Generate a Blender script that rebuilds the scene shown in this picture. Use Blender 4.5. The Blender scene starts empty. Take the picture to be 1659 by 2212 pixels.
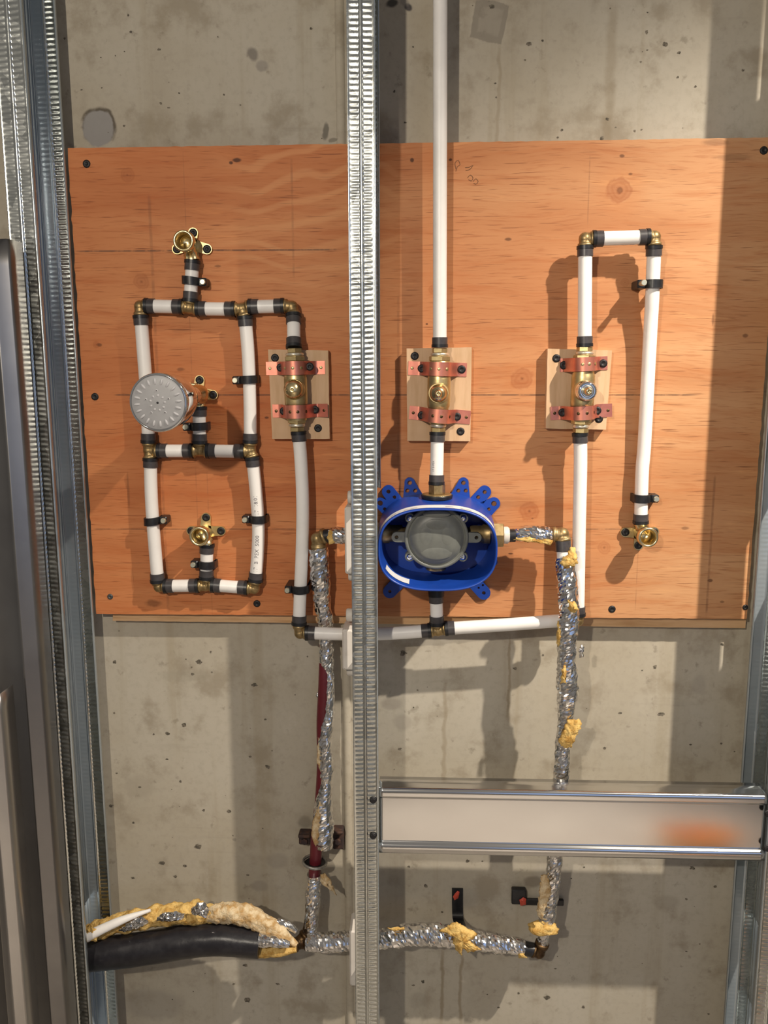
import bpy, bmesh, math, random
from math import sin, cos, pi, radians, atan2, sqrt
from mathutils import Vector, Matrix, noise, geometry

# ------------------------------------------------------------------ camera, light, exposure
scene = bpy.context.scene
COL = scene.collection
FPX = 1855.0
PITCH, YAW, ROLL = 9.66, 2.47, 0.17
CAM = Vector((0.0, -1.08, 1.5))
LAMP_RIGHT = dict(loc=(0.85, -0.77, 2.38), aim=(-0.57, 0.77, -1.60), power=160.0, size=71.0, blend=1.0, radius=0.014, color=(1.0, 0.90, 0.76))
LAMP_BEHIND = dict(loc=(-0.39, -1.50, 1.88), power=40.0, radius=0.020, color=(1.0, 0.90, 0.75))
FLOOR_FILL = dict(loc=(0.34, -1.78, 2.50), power=420.0, size=46.0, blend=1.0, radius=0.05, color=(1.0, 0.90, 0.78))  # added lamp: brightens the unseen floor for steel reflections and bounce fill
WINDOW = dict(loc=(1.25, -4.2, 1.60), size=(1.6, 1.9), power=7.0, color=(0.28, 0.50, 1.0))
AMBIENT = ((0.78, 0.72, 0.66, 1.0), 0.235)

def cam_axes():
    p, y, r = radians(PITCH), radians(YAW), radians(ROLL)
    f = Vector((-sin(y) * cos(p), cos(y) * cos(p), -sin(p)))
    r0 = Vector((cos(y), sin(y), 0.0))
    u0 = r0.cross(f)
    return cos(r) * r0 - sin(r) * u0, cos(r) * u0 + sin(r) * r0, f
CR, CU, CF = cam_axes()
cam_data = bpy.data.cameras.new('camera')
cam_data.sensor_fit = 'VERTICAL'
cam_data.sensor_height = 36.0
cam_data.lens = FPX / 2212.0 * 36.0
cam_data.clip_start = 0.02
cam = bpy.data.objects.new('camera', cam_data)
COL.objects.link(cam)
cam.matrix_world = Matrix(((CR.x, CU.x, -CF.x, CAM.x), (CR.y, CU.y, -CF.y, CAM.y), (CR.z, CU.z, -CF.z, CAM.z), (0, 0, 0, 1)))
scene.camera = cam

def add_light(name, kind, loc, power, color):
    d = bpy.data.lights.new(name, kind)
    d.energy = power
    d.color = color
    o = bpy.data.objects.new(name, d)
    o.location = loc
    COL.objects.link(o)
    return o
_l = add_light('ceiling_spot', 'SPOT', LAMP_RIGHT['loc'], LAMP_RIGHT['power'], LAMP_RIGHT['color'])
_l.data.spot_size = radians(LAMP_RIGHT['size']); _l.data.spot_blend = LAMP_RIGHT['blend']; _l.data.shadow_soft_size = LAMP_RIGHT['radius']
_l.rotation_euler = Vector(LAMP_RIGHT['aim']).to_track_quat('-Z', 'Y').to_euler()
_l = add_light('work_light', 'POINT', LAMP_BEHIND['loc'], LAMP_BEHIND['power'], LAMP_BEHIND['color'])
_l.data.shadow_soft_size = LAMP_BEHIND['radius']
_l = add_light('floor_fill_spot', 'SPOT', FLOOR_FILL['loc'], FLOOR_FILL['power'], FLOOR_FILL['color'])
_l.data.spot_size = radians(FLOOR_FILL['size']); _l.data.spot_blend = FLOOR_FILL['blend']; _l.data.shadow_soft_size = FLOOR_FILL['radius']
_l = add_light('window_daylight', 'AREA', WINDOW['loc'], WINDOW['power'], WINDOW['color'])
_l.data.shape = 'RECTANGLE'; _l.data.size, _l.data.size_y = WINDOW['size']
_l.rotation_euler = (radians(90), 0, 0)
world = bpy.data.worlds.new('world'); scene.world = world
world.use_nodes = True
_bg = world.node_tree.nodes['Background']
_bg.inputs[0].default_value = AMBIENT[0]; _bg.inputs[1].default_value = AMBIENT[1]
vs = scene.view_settings
vs.view_transform = 'Standard'; vs.look = 'None'; vs.gamma = 1.0; vs.exposure = 0.0; vs.use_curve_mapping = False

# ------------------------------------------------------------------ places
FRONT = -0.024          # face of the plywood board; the concrete is y = 0
N = -0.036              # centre of the loop's pipes
V = -0.052              # centre of the pipes that meet the valves
STUD_F, STUD_B = -0.122, -0.030

def P(px, py, Y):
    """The point of the plane y = Y where the photograph shows pixel (px, py)."""
    d = CF + (px - 829.5) / FPX * CR - (py - 1106.0) / FPX * CU
    return CAM + d * ((Y - CAM.y) / d.y)
def PX(px, py, Y):
    return P(px, py, Y).x
def PZ(px, py, Y):
    return P(px, py, Y).z

# ------------------------------------------------------------------ mesh helpers
class MB:
    def __init__(self):
        self.v, self.f, self.m, self.s = [], [], [], []
    def add(self, verts, faces, smooth=True, mat=0):
        b = len(self.v)
        self.v += [Vector(p) for p in verts]
        for f in faces:
            self.f.append([b + i for i in f]); self.m.append(mat); self.s.append(smooth)
        return self
    def build(self, name, mats, parent=None, origin=None, fix=True):
        me = bpy.data.meshes.new(name)
        if parent is not None:
            org = parent['_o'] if '_o' in parent else (0, 0, 0)
            org = Vector(org)
        elif origin is not None:
            org = Vector(origin)
        else:
            org = Vector((0, 0, 0))
        me.from_pydata([tuple(p - org) for p in self.v], [], self.f)
        if not isinstance(mats, (list, tuple)): mats = [mats]
        for m in mats: me.materials.append(m)
        me.polygons.foreach_set('material_index', self.m)
        me.polygons.foreach_set('use_smooth', self.s)
        if fix:
            bm = bmesh.new(); bm.from_mesh(me)
            bmesh.ops.recalc_face_normals(bm, faces=bm.faces)
            bm.to_mesh(me); bm.free()
        me.update()
        o = bpy.data.objects.new(name, me)
        COL.objects.link(o)
        if parent is not None:
            o.parent = parent
        else:
            o.location = org
        o['_o'] = tuple(org)
        return o

def tag(o, label=None, cat=None, group=None, kind=None):
    if label: o['label'] = label
    if cat: o['category'] = cat
    if group: o['group'] = group
    if kind: o['kind'] = kind
    return o
def thing(name, label, cat, loc, group=None):
    o = bpy.data.objects.new(name, None)
    o.empty_display_size = 0.02
    o.location = loc
    o['_o'] = tuple(loc)
    COL.objects.link(o)
    return tag(o, label, cat, group)

def spline(pts, step=0.006):
    pts = [Vector(p) for p in pts]
    if len(pts) == 2:
        n = max(1, int((pts[1] - pts[0]).length / step))
        return [pts[0].lerp(pts[1], i / n) for i in range(n + 1)]
    q = [2 * pts[0] - pts[1]] + pts + [2 * pts[-1] - pts[-2]]
    out = []
    for i in range(1, len(q) - 2):
        a, b, c, d = q[i - 1], q[i], q[i + 1], q[i + 2]
        n = max(1, int((c - b).length / step))
        for k in range(n):
            t = k / n
            out.append(0.5 * ((2 * b) + (c - a) * t + (2 * a - 5 * b + 4 * c - d) * t * t + (3 * b - a - 3 * c + d) * t ** 3))
    out.append(pts[-1])
    return out
def lengths(path):
    L = [0.0]
    for a, b in zip(path, path[1:]): L.append(L[-1] + (b - a).length)
    return L
def at(path, L, s):
    s = min(max(s, 0.0), L[-1])
    for i in range(1, len(path)):
        if s <= L[i]:
            t = (s - L[i - 1]) / max(1e-9, L[i] - L[i - 1])
            return path[i - 1].lerp(path[i], t), (path[i] - path[i - 1]).normalized()
    return path[-1], (path[-1] - path[-2]).normalized()
def sub(path, L, s0, s1):
    out = [at(path, L, s0)[0]]
    out += [p for p, l in zip(path, L) if s0 + 1e-5 < l < s1 - 1e-5]
    out.append(at(path, L, s1)[0])
    return out
def frames(path):
    T = []
    for i in range(len(path)):
        a = path[max(0, i - 1)]; b = path[min(len(path) - 1, i + 1)]
        T.append((b - a).normalized())
    ref = Vector((0, -1, 0)) if abs(T[0].y) < 0.9 else Vector((0, 0, 1))
    u = (ref - T[0] * ref.dot(T[0])).normalized()
    out = []
    for t in T:
        u = (u - t * u.dot(t)).normalized()
        out.append((t, u, t.cross(u)))
    return out
def tube(mb, path, r, n=20, cap=True, mat=0, smooth=True, fn=None):
    """Round tube on a path; r a number or a list; fn(i, angle, centre, out) -> extra radius."""
    fr = frames(path)
    vs_, fs = [], []
    for i, (p, (t, u, w)) in enumerate(zip(path, fr)):
        ri = r[i] if isinstance(r, (list, tuple)) else r
        for k in range(n):
            a = 2 * pi * k / n
            o = u * cos(a) + w * sin(a)
            e = fn(i, a, p, o) if fn else 0.0
            vs_.append(p + o * (ri + e))
    for i in range(len(path) - 1):
        for k in range(n):
            k2 = (k + 1) % n
            fs.append([i * n + k, i * n + k2, (i + 1) * n + k2, (i + 1) * n + k])
    mb.add(vs_, fs, smooth, mat)
    if cap:
        mb.add(vs_[:n], [list(range(n))[::-1]], False, mat)
        mb.add(vs_[-n:], [list(range(n))], False, mat)
    return mb
def axes(d):
    d = Vector(d).normalized()
    ref = Vector((0, 0, 1)) if abs(d.z) < 0.9 else Vector((1, 0, 0))
    u = (ref - d * ref.dot(d)).normalized()
    return d, u, d.cross(u)
def lathe(mb, A, d, prof, n=28, mat=0, smooth=True, rot=0.0, capa=True, capb=True):
    """prof: (distance along d, radius) pairs."""
    d, u, w = axes(d)
    A = Vector(A)
    vs_, fs = [], []
    for t, r in prof:
        for k in range(n):
            a = 2 * pi * k / n + rot
            vs_.append(A + d * t + (u * cos(a) + w * sin(a)) * r)
    for i in range(len(prof) - 1):
        for k in range(n):
            k2 = (k + 1) % n
            fs.append([i * n + k, i * n + k2, (i + 1) * n + k2, (i + 1) * n + k])
    mb.add(vs_, fs, smooth, mat)
    if capa and prof[0][1] > 1e-6: mb.add(vs_[:n], [list(range(n))], False, mat)
    if capb and prof[-1][1] > 1e-6: mb.add(vs_[-n:], [list(range(n))], False, mat)
    return mb
def lathe_sharp(mb, A, d, prof, n=28, mat=0):
    for a, b in zip(prof, prof[1:]):
        lathe(mb, A, d, [a, b], n, mat, True, 0.0, False, False)
    for t, r in (prof[0], prof[-1]):
        if r > 1e-6: lathe(mb, A, d, [(t, r), (t, r * 0.02)], n, mat, False, 0.0, False, True)
    return mb
def hexnut(mb, A, d, h, r, mat=0, rot=0.0):
    c = 0.10 * r
    return lathe(mb, A, d, [(0, r - c), (c * 0.6, r), (h - c * 0.6, r), (h, r - c)], 6, mat, False, rot)
def ball(mb, c, r, mat=0, n=16, sc=(1, 1, 1)):
    c = Vector(c); vs_, fs = [], []
    m = n // 2
    for i in range(m + 1):
        th = pi * i / m
        for k in range(n):
            a = 2 * pi * k / n
            vs_.append(c + Vector((r * sc[0] * sin(th) * cos(a), r * sc[1] * sin(th) * sin(a), r * sc[2] * cos(th))))
    for i in range(m):
        for k in range(n):
            k2 = (k + 1) % n
            fs.append([i * n + k, (i + 1) * n + k, (i + 1) * n + k2, i * n + k2])
    return mb.add(vs_, fs, True, mat)
def extrude(mb, pts, vec, mat=0, smooth=False):
    n = len(pts); vec = Vector(vec); pts = [Vector(p) for p in pts]
    mb.add(pts + [p + vec for p in pts], [list(range(n)), list(range(2 * n - 1, n - 1, -1))], False, mat)
    mb.add(pts + [p + vec for p in pts], [[i, (i + 1) % n, n + (i + 1) % n, n + i] for i in range(n)], smooth, mat)
    return mb
def box(mb, x0, x1, y0, y1, z0, z1, mat=0, bev=0.0):
    if bev <= 0:
        p = [(x0, y0, z0), (x1, y0, z0), (x1, y0, z1), (x0, y0, z1)]
        return extrude(mb, p, (0, y1 - y0, 0), mat)
    b = bev
    o = [(x0 + b, z0), (x1 - b, z0), (x1, z0 + b), (x1, z1 - b), (x1 - b, z1), (x0 + b, z1), (x0, z1 - b), (x0, z0 + b)]
    cx, cz = (x0 + x1) / 2, (z0 + z1) / 2
    def ring(y, k):
        return [Vector((cx + (x - cx) * (1 - k / max(1e-6, (x1 - x0) / 2)), y, cz + (z - cz) * (1 - k / max(1e-6, (z1 - z0) / 2)))) for x, z in o]
    rs = [ring(y0, b), ring(y0 + b, 0), ring(y1 - b, 0), ring(y1, b)]
    vs_ = sum(rs, [])
    fs = [list(range(8)), list(range(31, 23, -1))]
    for i in range(3):
        for k in range(8):
            k2 = (k + 1) % 8
            fs.append([i * 8 + k, i * 8 + k2, (i + 1) * 8 + k2, (i + 1) * 8 + k])
    return mb.add(vs_, fs, False, mat)
def plate(mb, outer, holes, to3d, thick, mat=0):
    """Flat plate with real holes; outline points (u, v), to3d(u, v) -> point, thick: a vector."""
    pts = [Vector(p) for p in outer]; edges = [(i, (i + 1) % len(outer)) for i in range(len(outer))]
    for h in holes:
        b = len(pts); pts += [Vector(p) for p in h]
        edges += [(b + i, b + (i + 1) % len(h)) for i in range(len(h))]
    vo, eo, fo, *_ = geometry.delaunay_2d_cdt(pts, edges, [], 1, 1e-7)
    def inside(q, loop):
        k = False
        for (xa, ya), (xb, yb) in zip(loop, loop[1:] + loop[:1]):
            if (ya > q.y) != (yb > q.y) and q.x < (xb - xa) * (q.y - ya) / (yb - ya) + xa: k = not k
        return k
    cen = [sum((vo[i] for i in f), Vector((0, 0))) / len(f) for f in fo]
    fo = [f for f, q in zip(fo, cen) if inside(q, outer) and not any(inside(q, h) for h in holes)]
    thick = Vector(thick)
    A = [to3d(p.x, p.y) for p in vo]; n = len(A)
    mb.add(A + [p + thick for p in A], [list(f) for f in fo] + [[n + i for i in reversed(f)] for f in fo], False, mat)
    for loop in [outer] + list(holes):
        q = [to3d(*p) for p in loop]; k = len(q)
        mb.add(q + [p + thick for p in q], [[i, (i + 1) % k, k + (i + 1) % k, k + i] for i in range(k)], True, mat)
    return mb
def circle(cx, cy, r, n=16, ph=0.0):
    return [(cx + r * cos(2 * pi * i / n + ph), cy + r * sin(2 * pi * i / n + ph)) for i in range(n)]
def grid(mb, rows, mat=0, smooth=True):
    n = len(rows[0]); vs_ = [p for r in rows for p in r]
    fs = [[i * n + k, i * n + k + 1, (i + 1) * n + k + 1, (i + 1) * n + k] for i in range(len(rows) - 1) for k in range(n - 1)]
    return mb.add(vs_, fs, smooth, mat)

# ------------------------------------------------------------------ materials
def mat(name, color=(0.5, 0.5, 0.5), rough=0.5, metal=0.0, spec=0.5, coat=0.0, sss=0.0):
    m = bpy.data.materials.new(name); m.use_nodes = True
    b = m.node_tree.nodes['Principled BSDF']
    b.inputs['Base Color'].default_value = (*color, 1)
    b.inputs['Roughness'].default_value = rough
    b.inputs['Metallic'].default_value = metal
    b.inputs['Specular IOR Level'].default_value = spec
    b.inputs['Coat Weight'].default_value = coat
    if sss:
        b.inputs['Subsurface Weight'].default_value = sss
        b.inputs['Subsurface Radius'].default_value = (0.004, 0.004, 0.004)
        b.inputs['Subsurface Scale'].default_value = 1.0
    return m
class NT:
    def __init__(self, m):
        self.t = m.node_tree; self.b = self.t.nodes['Principled BSDF']
        self.tc = self.t.nodes.new('ShaderNodeTexCoord').outputs['Object']
    def new(self, typ, **kw):
        n = self.t.nodes.new(typ)
        for k, v in kw.items(): setattr(n, k, v)
        return n
    def put(self, sock, v):
        if hasattr(v, 'is_output') or isinstance(v, bpy.types.NodeSocket): self.t.links.new(v, sock)
        elif isinstance(v, (tuple, list)) and len(v) == 3 and sock.type == 'RGBA': sock.default_value = (*v, 1)
        else: sock.default_value = v
    def math(self, op, a, b=None, c=None, clamp=False):
        n = self.new('ShaderNodeMath', operation=op, use_clamp=clamp)
        for i, v in enumerate((a, b, c)):
            if v is not None: self.put(n.inputs[i], v)
        return n.outputs[0]
    def mapping(self, scale=(1, 1, 1), loc=(0, 0, 0), rot=(0, 0, 0), src=None):
        n = self.new('ShaderNodeMapping')
        self.put(n.inputs[0], src or self.tc)
        n.inputs['Location'].default_value = loc; n.inputs['Rotation'].default_value = rot; n.inputs['Scale'].default_value = scale
        return n.outputs[0]
    def noise(self, scale, detail=4, rough=0.55, vec=None, dist=0.0):
        n = self.new('ShaderNodeTexNoise')
        self.put(n.inputs['Vector'], vec or self.tc)
        n.inputs['Scale'].default_value = scale; n.inputs['Detail'].default_value = detail
        n.inputs['Roughness'].default_value = rough; n.inputs['Distortion'].default_value = dist
        return n.outputs['Fac']
    def ramp(self, fac, stops, interp='LINEAR'):
        n = self.new('ShaderNodeValToRGB'); cr = n.color_ramp; cr.interpolation = interp
        self.put(n.inputs[0], fac)
        while len(cr.elements) < len(stops): cr.elements.new(0.5)
        for e, (p, c) in zip(cr.elements, stops):
            e.position = p; e.color = (*c, 1) if isinstance(c, (tuple, list)) else (c, c, c, 1)
        return n.outputs[0]
    def mix(self, fac, a, b, typ='MIX'):
        n = self.new('ShaderNodeMix', data_type='RGBA', blend_type=typ)
        self.put(n.inputs[0], fac); self.put(n.inputs[6], a); self.put(n.inputs[7], b)
        return n.outputs[2]
    def smooth(self, v, a, b, to0=0.0, to1=1.0):
        n = self.new('ShaderNodeMapRange', interpolation_type='SMOOTHSTEP')
        self.put(n.inputs[0], v)
        for i, x in enumerate((a, b, to0, to1)): n.inputs[i + 1].default_value = x
        return n.outputs[0]
    def xyz(self, src=None):
        n = self.new('ShaderNodeSeparateXYZ'); self.put(n.inputs[0], src or self.tc)
        return n.outputs
    def bump(self, h, strength=0.3, dist=0.001):
        n = self.new('ShaderNodeBump'); n.inputs['Strength'].default_value = strength; n.inputs['Distance'].default_value = dist
        self.put(n.inputs['Height'], h); self.t.links.new(n.outputs[0], self.b.inputs['Normal'])
    def color(self, c): self.put(self.b.inputs['Base Color'], c)
    def rough(self, c): self.put(self.b.inputs['Roughness'], c)
    def dist2(self, X, Z, cx, cz, sx=1.0, sz=1.0):
        a = self.math('MULTIPLY', self.math('SUBTRACT', X, cx), 1.0 / sx)
        b = self.math('MULTIPLY', self.math('SUBTRACT', Z, cz), 1.0 / sz)
        return self.math('SQRT', self.math('ADD', self.math('MULTIPLY', a, a), self.math('MULTIPLY', b, b)))

def make_concrete():
    m = mat('concrete', rough=0.92, spec=0.25); n = NT(m)
    X, Y, Z = n.xyz()
    wob = n.math('MULTIPLY', n.math('SUBTRACT', n.noise(30, 4), 0.5), 0.012)
    Xw, Zw = n.math('ADD', X, wob), n.math('ADD', Z, wob)
    big = n.noise(3.2, 5, 0.6)
    mid = n.noise(16, 6, 0.62)
    fine = n.noise(120, 3, 0.6)
    c = n.ramp(big, [(0.30, (0.375, 0.325, 0.245)), (0.52, (0.44, 0.395, 0.32)), (0.72, (0.475, 0.435, 0.365))])
    c = n.mix(n.math('MULTIPLY', n.smooth(mid, 0.50, 0.68), .85), c, (0.31, 0.265, 0.20))
    sp = n.noise(48, 4, .65)
    c = n.mix(n.math('MULTIPLY', n.smooth(sp, 0.60, 0.72), .55), c, (0.22, 0.19, 0.145))
    c = n.mix(n.math('MULTIPLY', n.smooth(mid, 0.36, 0.24), 0.4), c, (0.55, 0.51, 0.43))
    c = n.mix(n.math('MULTIPLY', n.smooth(fine, 0.45, 0.7), 0.18), c, (0.27, 0.235, 0.185))
    streak = n.noise(1.0, 4, 0.6, n.mapping((26, 26, 1.6)))
    c = n.mix(n.math('MULTIPLY', n.smooth(streak, 0.53, 0.70), 0.35), c, (0.30, 0.245, 0.16))
    hor = n.noise(1.0, 4, 0.6, n.mapping((5, 5, 70)))
    c = n.mix(n.math('MULTIPLY', n.smooth(hor, 0.60, 0.75), 0.22), c, (0.27, 0.24, 0.19))
    # brownish water marks down the wall; the last, broad one paints the foil pipe's shadow
    for px, top, bot, w, k in ((1077, 90, 330, 0.0015, .30), (1318, 0, 300, 0.004, .30), (960, 1470, 1700, 0.0018, .35), (1100, 1370, 1540, 0.0012, .5),
                               (955, 2050, 2200, .0016, .55), (995, 2050, 2200, .0016, .5), (905, 0, 320, .012, .18), (350, 0, 330, .01, .10), (1112, 1420, 1720, .016, .12)):
        x0 = PX(px, (top + bot) / 2, 0); z1, z0 = PZ(px, top, 0), PZ(px, bot, 0)
        f = n.math('MULTIPLY', n.smooth(n.math('ABSOLUTE', n.math('SUBTRACT', Xw, x0)), w * 2.2, w * 0.4), n.smooth(Z, z1 + .01, z1 - .02))
        f = n.math('MULTIPLY', f, n.smooth(Z, z0 - .02, z0 + .01))
        c = n.mix(n.math('MULTIPLY', f, k), c, (0.20, 0.145, 0.075))
    # old blotches: (px, py, rx, rz in px, colour, strength)
    for px, py, rx, rz, col, k in ((545, 118, 14, 16, (.17, .15, .13), .75), (566, 142, 16, 12, (.24, .215, .19), .6), (704, 283, 7, 18, (.12, .11, .09), .75), (720, 302, 10, 5, (.14, .125, .1), .6),
                                   (846, 8, 13, 9, (.05, .045, .04), .9), (880, 18, 11, 9, (.05, .045, .05), .9), (872, 8, 12, 10, (.2, .18, .16), .5), (980, 1478, 110, 26, (.36, .32, .26), .0),
                                   (505, 1815, 5, 4, (.2, .18, .15), .5), (330, 2170, 75, 40, (.27, .24, .2), .5), (560, 1915, 20, 14, (.26, .23, .19), .5), (1010, 1940, 26, 28, (.36, .33, .28), .5),
                                   (1150, 1905, 22, 14, (.16, .13, .10), .6), (660, 1775, 16, 16, (.19, .16, .12), .6), (598, 1860, 26, 20, (.27, .24, .2), .4), (845, 1520, 26, 14, (.30, .265, .22), .6),
                                   (870, 1560, 22, 22, (.31, .275, .225), .5), (1510, 1480, 18, 26, (.33, .295, .245), .45), (400, 1460, 60, 14, (.30, .27, .21), .35), (300, 1700, 36, 30, (.31, .27, .21), .4),
                                   (1440, 1950, 30, 20, (.29, .255, .2), .4), (905, 2160, 24, 20, (.30, .265, .21), .4)):
        P0 = P(px, py, 0); s = (PX(px + 1, py, 0) - P0.x)
        d = n.dist2(Xw, Zw, P0.x, P0.z, rx * s, rz * s)
        c = n.mix(n.math('MULTIPLY', n.smooth(d, 1.15, 0.6), k), c, col)
    # round plug of a tie hole with a dark rim, and a square patch
    P0 = P(212, 276, 0); s = PX(213, 276, 0) - P0.x
    d = n.dist2(Xw, Zw, P0.x, P0.z, 36 * s, 38 * s)
    c = n.mix(n.math('MULTIPLY', n.smooth(d, 1.06, 0.92), 0.85), c, (0.27, 0.26, 0.255))
    c = n.mix(n.math('MULTIPLY', n.math('MULTIPLY', n.smooth(d, 1.18, 1.02), n.smooth(d, 0.86, 0.98)), n.smooth(mid, .42, .55)), c, (0.13, 0.11, 0.085))
    P0 = P(1057, 47, 0); a = radians(12)
    dx, dz = n.math('SUBTRACT', Xw, P0.x), n.math('SUBTRACT', Zw, P0.z)
    ru = n.math('ABSOLUTE', n.math('ADD', n.math('MULTIPLY', dx, cos(a)), n.math('MULTIPLY', dz, -sin(a))))
    rv = n.math('ABSOLUTE', n.math('ADD', n.math('MULTIPLY', dx, sin(a)), n.math('MULTIPLY', dz, cos(a))))
    d = n.math('MAXIMUM', n.math('DIVIDE', ru, 33 * s), n.math('DIVIDE', rv, 37 * s))
    c = n.mix(n.math('MULTIPLY', n.smooth(d, 1.05, 0.97), 0.55), c, (0.25, 0.22, 0.18))
    c = n.mix(n.math('MULTIPLY', n.math('MULTIPLY', n.smooth(d, 1.05, 0.97), n.smooth(d, .62, .75)), 0.35), c, (0.20, 0.175, 0.14))
    n.color(c)
    n.bump(n.math('ADD', mid, n.math('MULTIPLY', fine, 0.4)), 0.25, 0.0012)
    return m

def make_plywood():
    m = mat('plywood', rough=0.62, spec=0.3); n = NT(m)
    X, Y, Z = n.xyz()
    warp = n.noise(1.0, 3, 0.5, n.mapping((3.0, 1, 9.0)))
    zz = n.math('ADD', Z, n.math('MULTIPLY', n.math('SUBTRACT', warp, 0.5), 0.05))
    comb = n.new('ShaderNodeCombineXYZ'); n.put(comb.inputs[0], X); n.put(comb.inputs[2], zz)
    wv = comb.outputs[0]
    broad = n.noise(1.0, 3, 0.5, n.mapping((2.0, 1, 14.0), src=wv))
    mid = n.noise(1.0, 4, 0.6, n.mapping((7.0, 1, 75.0), src=wv))
    fine = n.noise(1.0, 3, 0.6, n.mapping((26.0, 1, 420.0), src=wv))
    dash = n.noise(1.0, 2, 0.5, n.mapping((22.0, 1, 600.0), loc=(3, 0, 5)))
    c = n.ramp(broad, [(0.32, (0.44, 0.170, 0.064)), (0.50, (0.52, 0.228, 0.096)), (0.68, (0.58, 0.285, 0.130))])
    c = n.mix(n.math('MULTIPLY', n.smooth(mid, 0.50, 0.70), 0.45), c, (0.42, 0.125, 0.035))
    c = n.mix(n.math('MULTIPLY', n.smooth(mid, 0.40, 0.28), 0.35), c, (0.76, 0.37, 0.15))
    c = n.mix(n.math('MULTIPLY', n.smooth(fine, 0.50, 0.70), 0.42), c, (0.33, 0.095, 0.028))
    c = n.mix(n.math('MULTIPLY', n.smooth(dash, 0.615, 0.70), 0.62), c, (0.16, 0.045, 0.015))
    # base colour tinted redder towards the left end, paler towards the right
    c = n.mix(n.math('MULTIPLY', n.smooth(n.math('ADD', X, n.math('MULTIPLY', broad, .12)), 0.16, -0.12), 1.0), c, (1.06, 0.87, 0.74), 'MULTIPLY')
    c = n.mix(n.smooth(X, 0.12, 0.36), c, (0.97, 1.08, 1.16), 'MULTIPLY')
    # wavy pale grain at the upper left
    wave = n.math('SINE', n.math('MULTIPLY', n.math('ADD', Z, n.math('MULTIPLY', n.noise(7.0, 2, 0.5), 0.10)), 260.0))
    zone = n.math('MULTIPLY', n.smooth(X, -0.27, -0.18), n.smooth(X, 0.0, -0.07))
    zone = n.math('MULTIPLY', zone, n.smooth(Z, 1.55, 1.64))
    c = n.mix(n.math('MULTIPLY', n.math('MULTIPLY', n.smooth(wave, 0.2, 1.0), zone), 0.30), c, (0.78, 0.40, 0.18))
    # knots
    for px, py, r, k in ((275, 378, 14, .5), (1338, 411, 27, .8), (1128, 818, 24, .75), (1143, 1104, 20, .75), (306, 608, 16, .55), (938, 625, 10, .6), (1305, 1183, 14, .5),
                         (1350, 610, 9, .4), (208, 745, 7, .6), (420, 610, 8, .3)):
        P0 = P(px, py, FRONT); s = PX(px + 1, py, FRONT) - P0.x
        d = n.dist2(X, Z, P0.x, P0.z, r * s * 1.05, r * s)
        dn = n.math('ADD', d, n.math('MULTIPLY', n.math('SUBTRACT', n.noise(75, 4), .5), .9))
        ring = n.math('ADD', n.math('MULTIPLY', n.math('SINE', n.math('MULTIPLY', dn, 15.0)), 0.10), 0.62)
        c = n.mix(n.math('MULTIPLY', n.math('MULTIPLY', n.smooth(dn, 1.15, 0.85), ring), k), c, (0.33, 0.085, 0.022))
        c = n.mix(n.math('MULTIPLY', n.smooth(dn, 0.22, 0.02), k * .7), c, (0.10, 0.03, 0.01))
        c = n.mix(n.math('MULTIPLY', n.math('MULTIPLY', n.smooth(d, 2.6, 1.1), n.smooth(d, .9, 1.1)), .25 * k), c, (0.50, 0.16, 0.04))
    # dark resin marks
    for px, py, rx, ry, k in ((512, 346, 10, 5, .9), (499, 352, 5, 4, .9), (890, 346, 5, 5, .9), (1344, 337, 6, 4, .7), (973, 345, 4, 3, .9), (922, 700, 3, 2, .9), (1150, 1120, 3, 2, .5), (1098, 517, 8, 4, .7),
                              (1362, 376, 5, 3, .6), (1103, 1196, 6, 2, .8), (576, 902, 5, 3, .8), (1480, 1141, 9, 4, .5), (390, 798, 10, 4, .5), (1610, 725, 7, 5, .6), (1540, 690, 3, 14, .5), (1534, 1254, 6, 4, .7),
                              (215, 745, 6, 4, .6), (470, 575, 8, 3, .5), (330, 1303, 18, 9, .5), (320, 1147, 8, 3, .5), (286, 1250, 3, 30, .25), (277, 1060, 3, 40, .3), (1560, 1300, 5, 3, .5), (1587, 340, 40, 8, .3), (1545, 308, 30, 8, .4), (1110, 1085, 60, 14, .15)):
        P0 = P(px, py, FRONT); s = PX(px + 1, py, FRONT) - P0.x
        d = n.math('ADD', n.dist2(X, Z, P0.x, P0.z, rx * s, ry * s), n.math('MULTIPLY', n.math('SUBTRACT', n.noise(150, 2), .5), .6))
        c = n.mix(n.math('MULTIPLY', n.smooth(d, 1.2, 0.55), k), c, (0.075, 0.024, 0.010))
    # pencil lines
    pn = n.noise(1.0, 3, .6, n.mapping((60, 1, 60)))
    for py, x0, x1, w, k in ((543, 168, 735, .0010, .75), (853, 250, 1500, .0010, .7), (1143, 205, 1400, .0007, .55), (690, 1070, 1430, .0004, .4), (1335, 165, 600, .0003, .3), (1216, 200, 1100, .0004, .25)):
        za = PZ(x0, py, FRONT); zb = PZ(x1, py - (4 if py == 543 else 0), FRONT); xa, xb = PX(x0, py, FRONT), PX(x1, py, FRONT)
        line = n.math('ABSOLUTE', n.math('SUBTRACT', Z, n.math('ADD', n.math('MULTIPLY', n.math('SUBTRACT', X, xa), (zb - za) / (xb - xa)), za)))
        f = n.math('MULTIPLY', n.smooth(line, w * 1.5, w * .4), n.math('MULTIPLY', n.smooth(X, xa - .004, xa + .004), n.smooth(X, xb + .01, xb - .01)))
        c = n.mix(n.math('MULTIPLY', n.math('MULTIPLY', f, n.smooth(pn, .28, .55)), k), c, (0.09, 0.05, 0.035))
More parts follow.
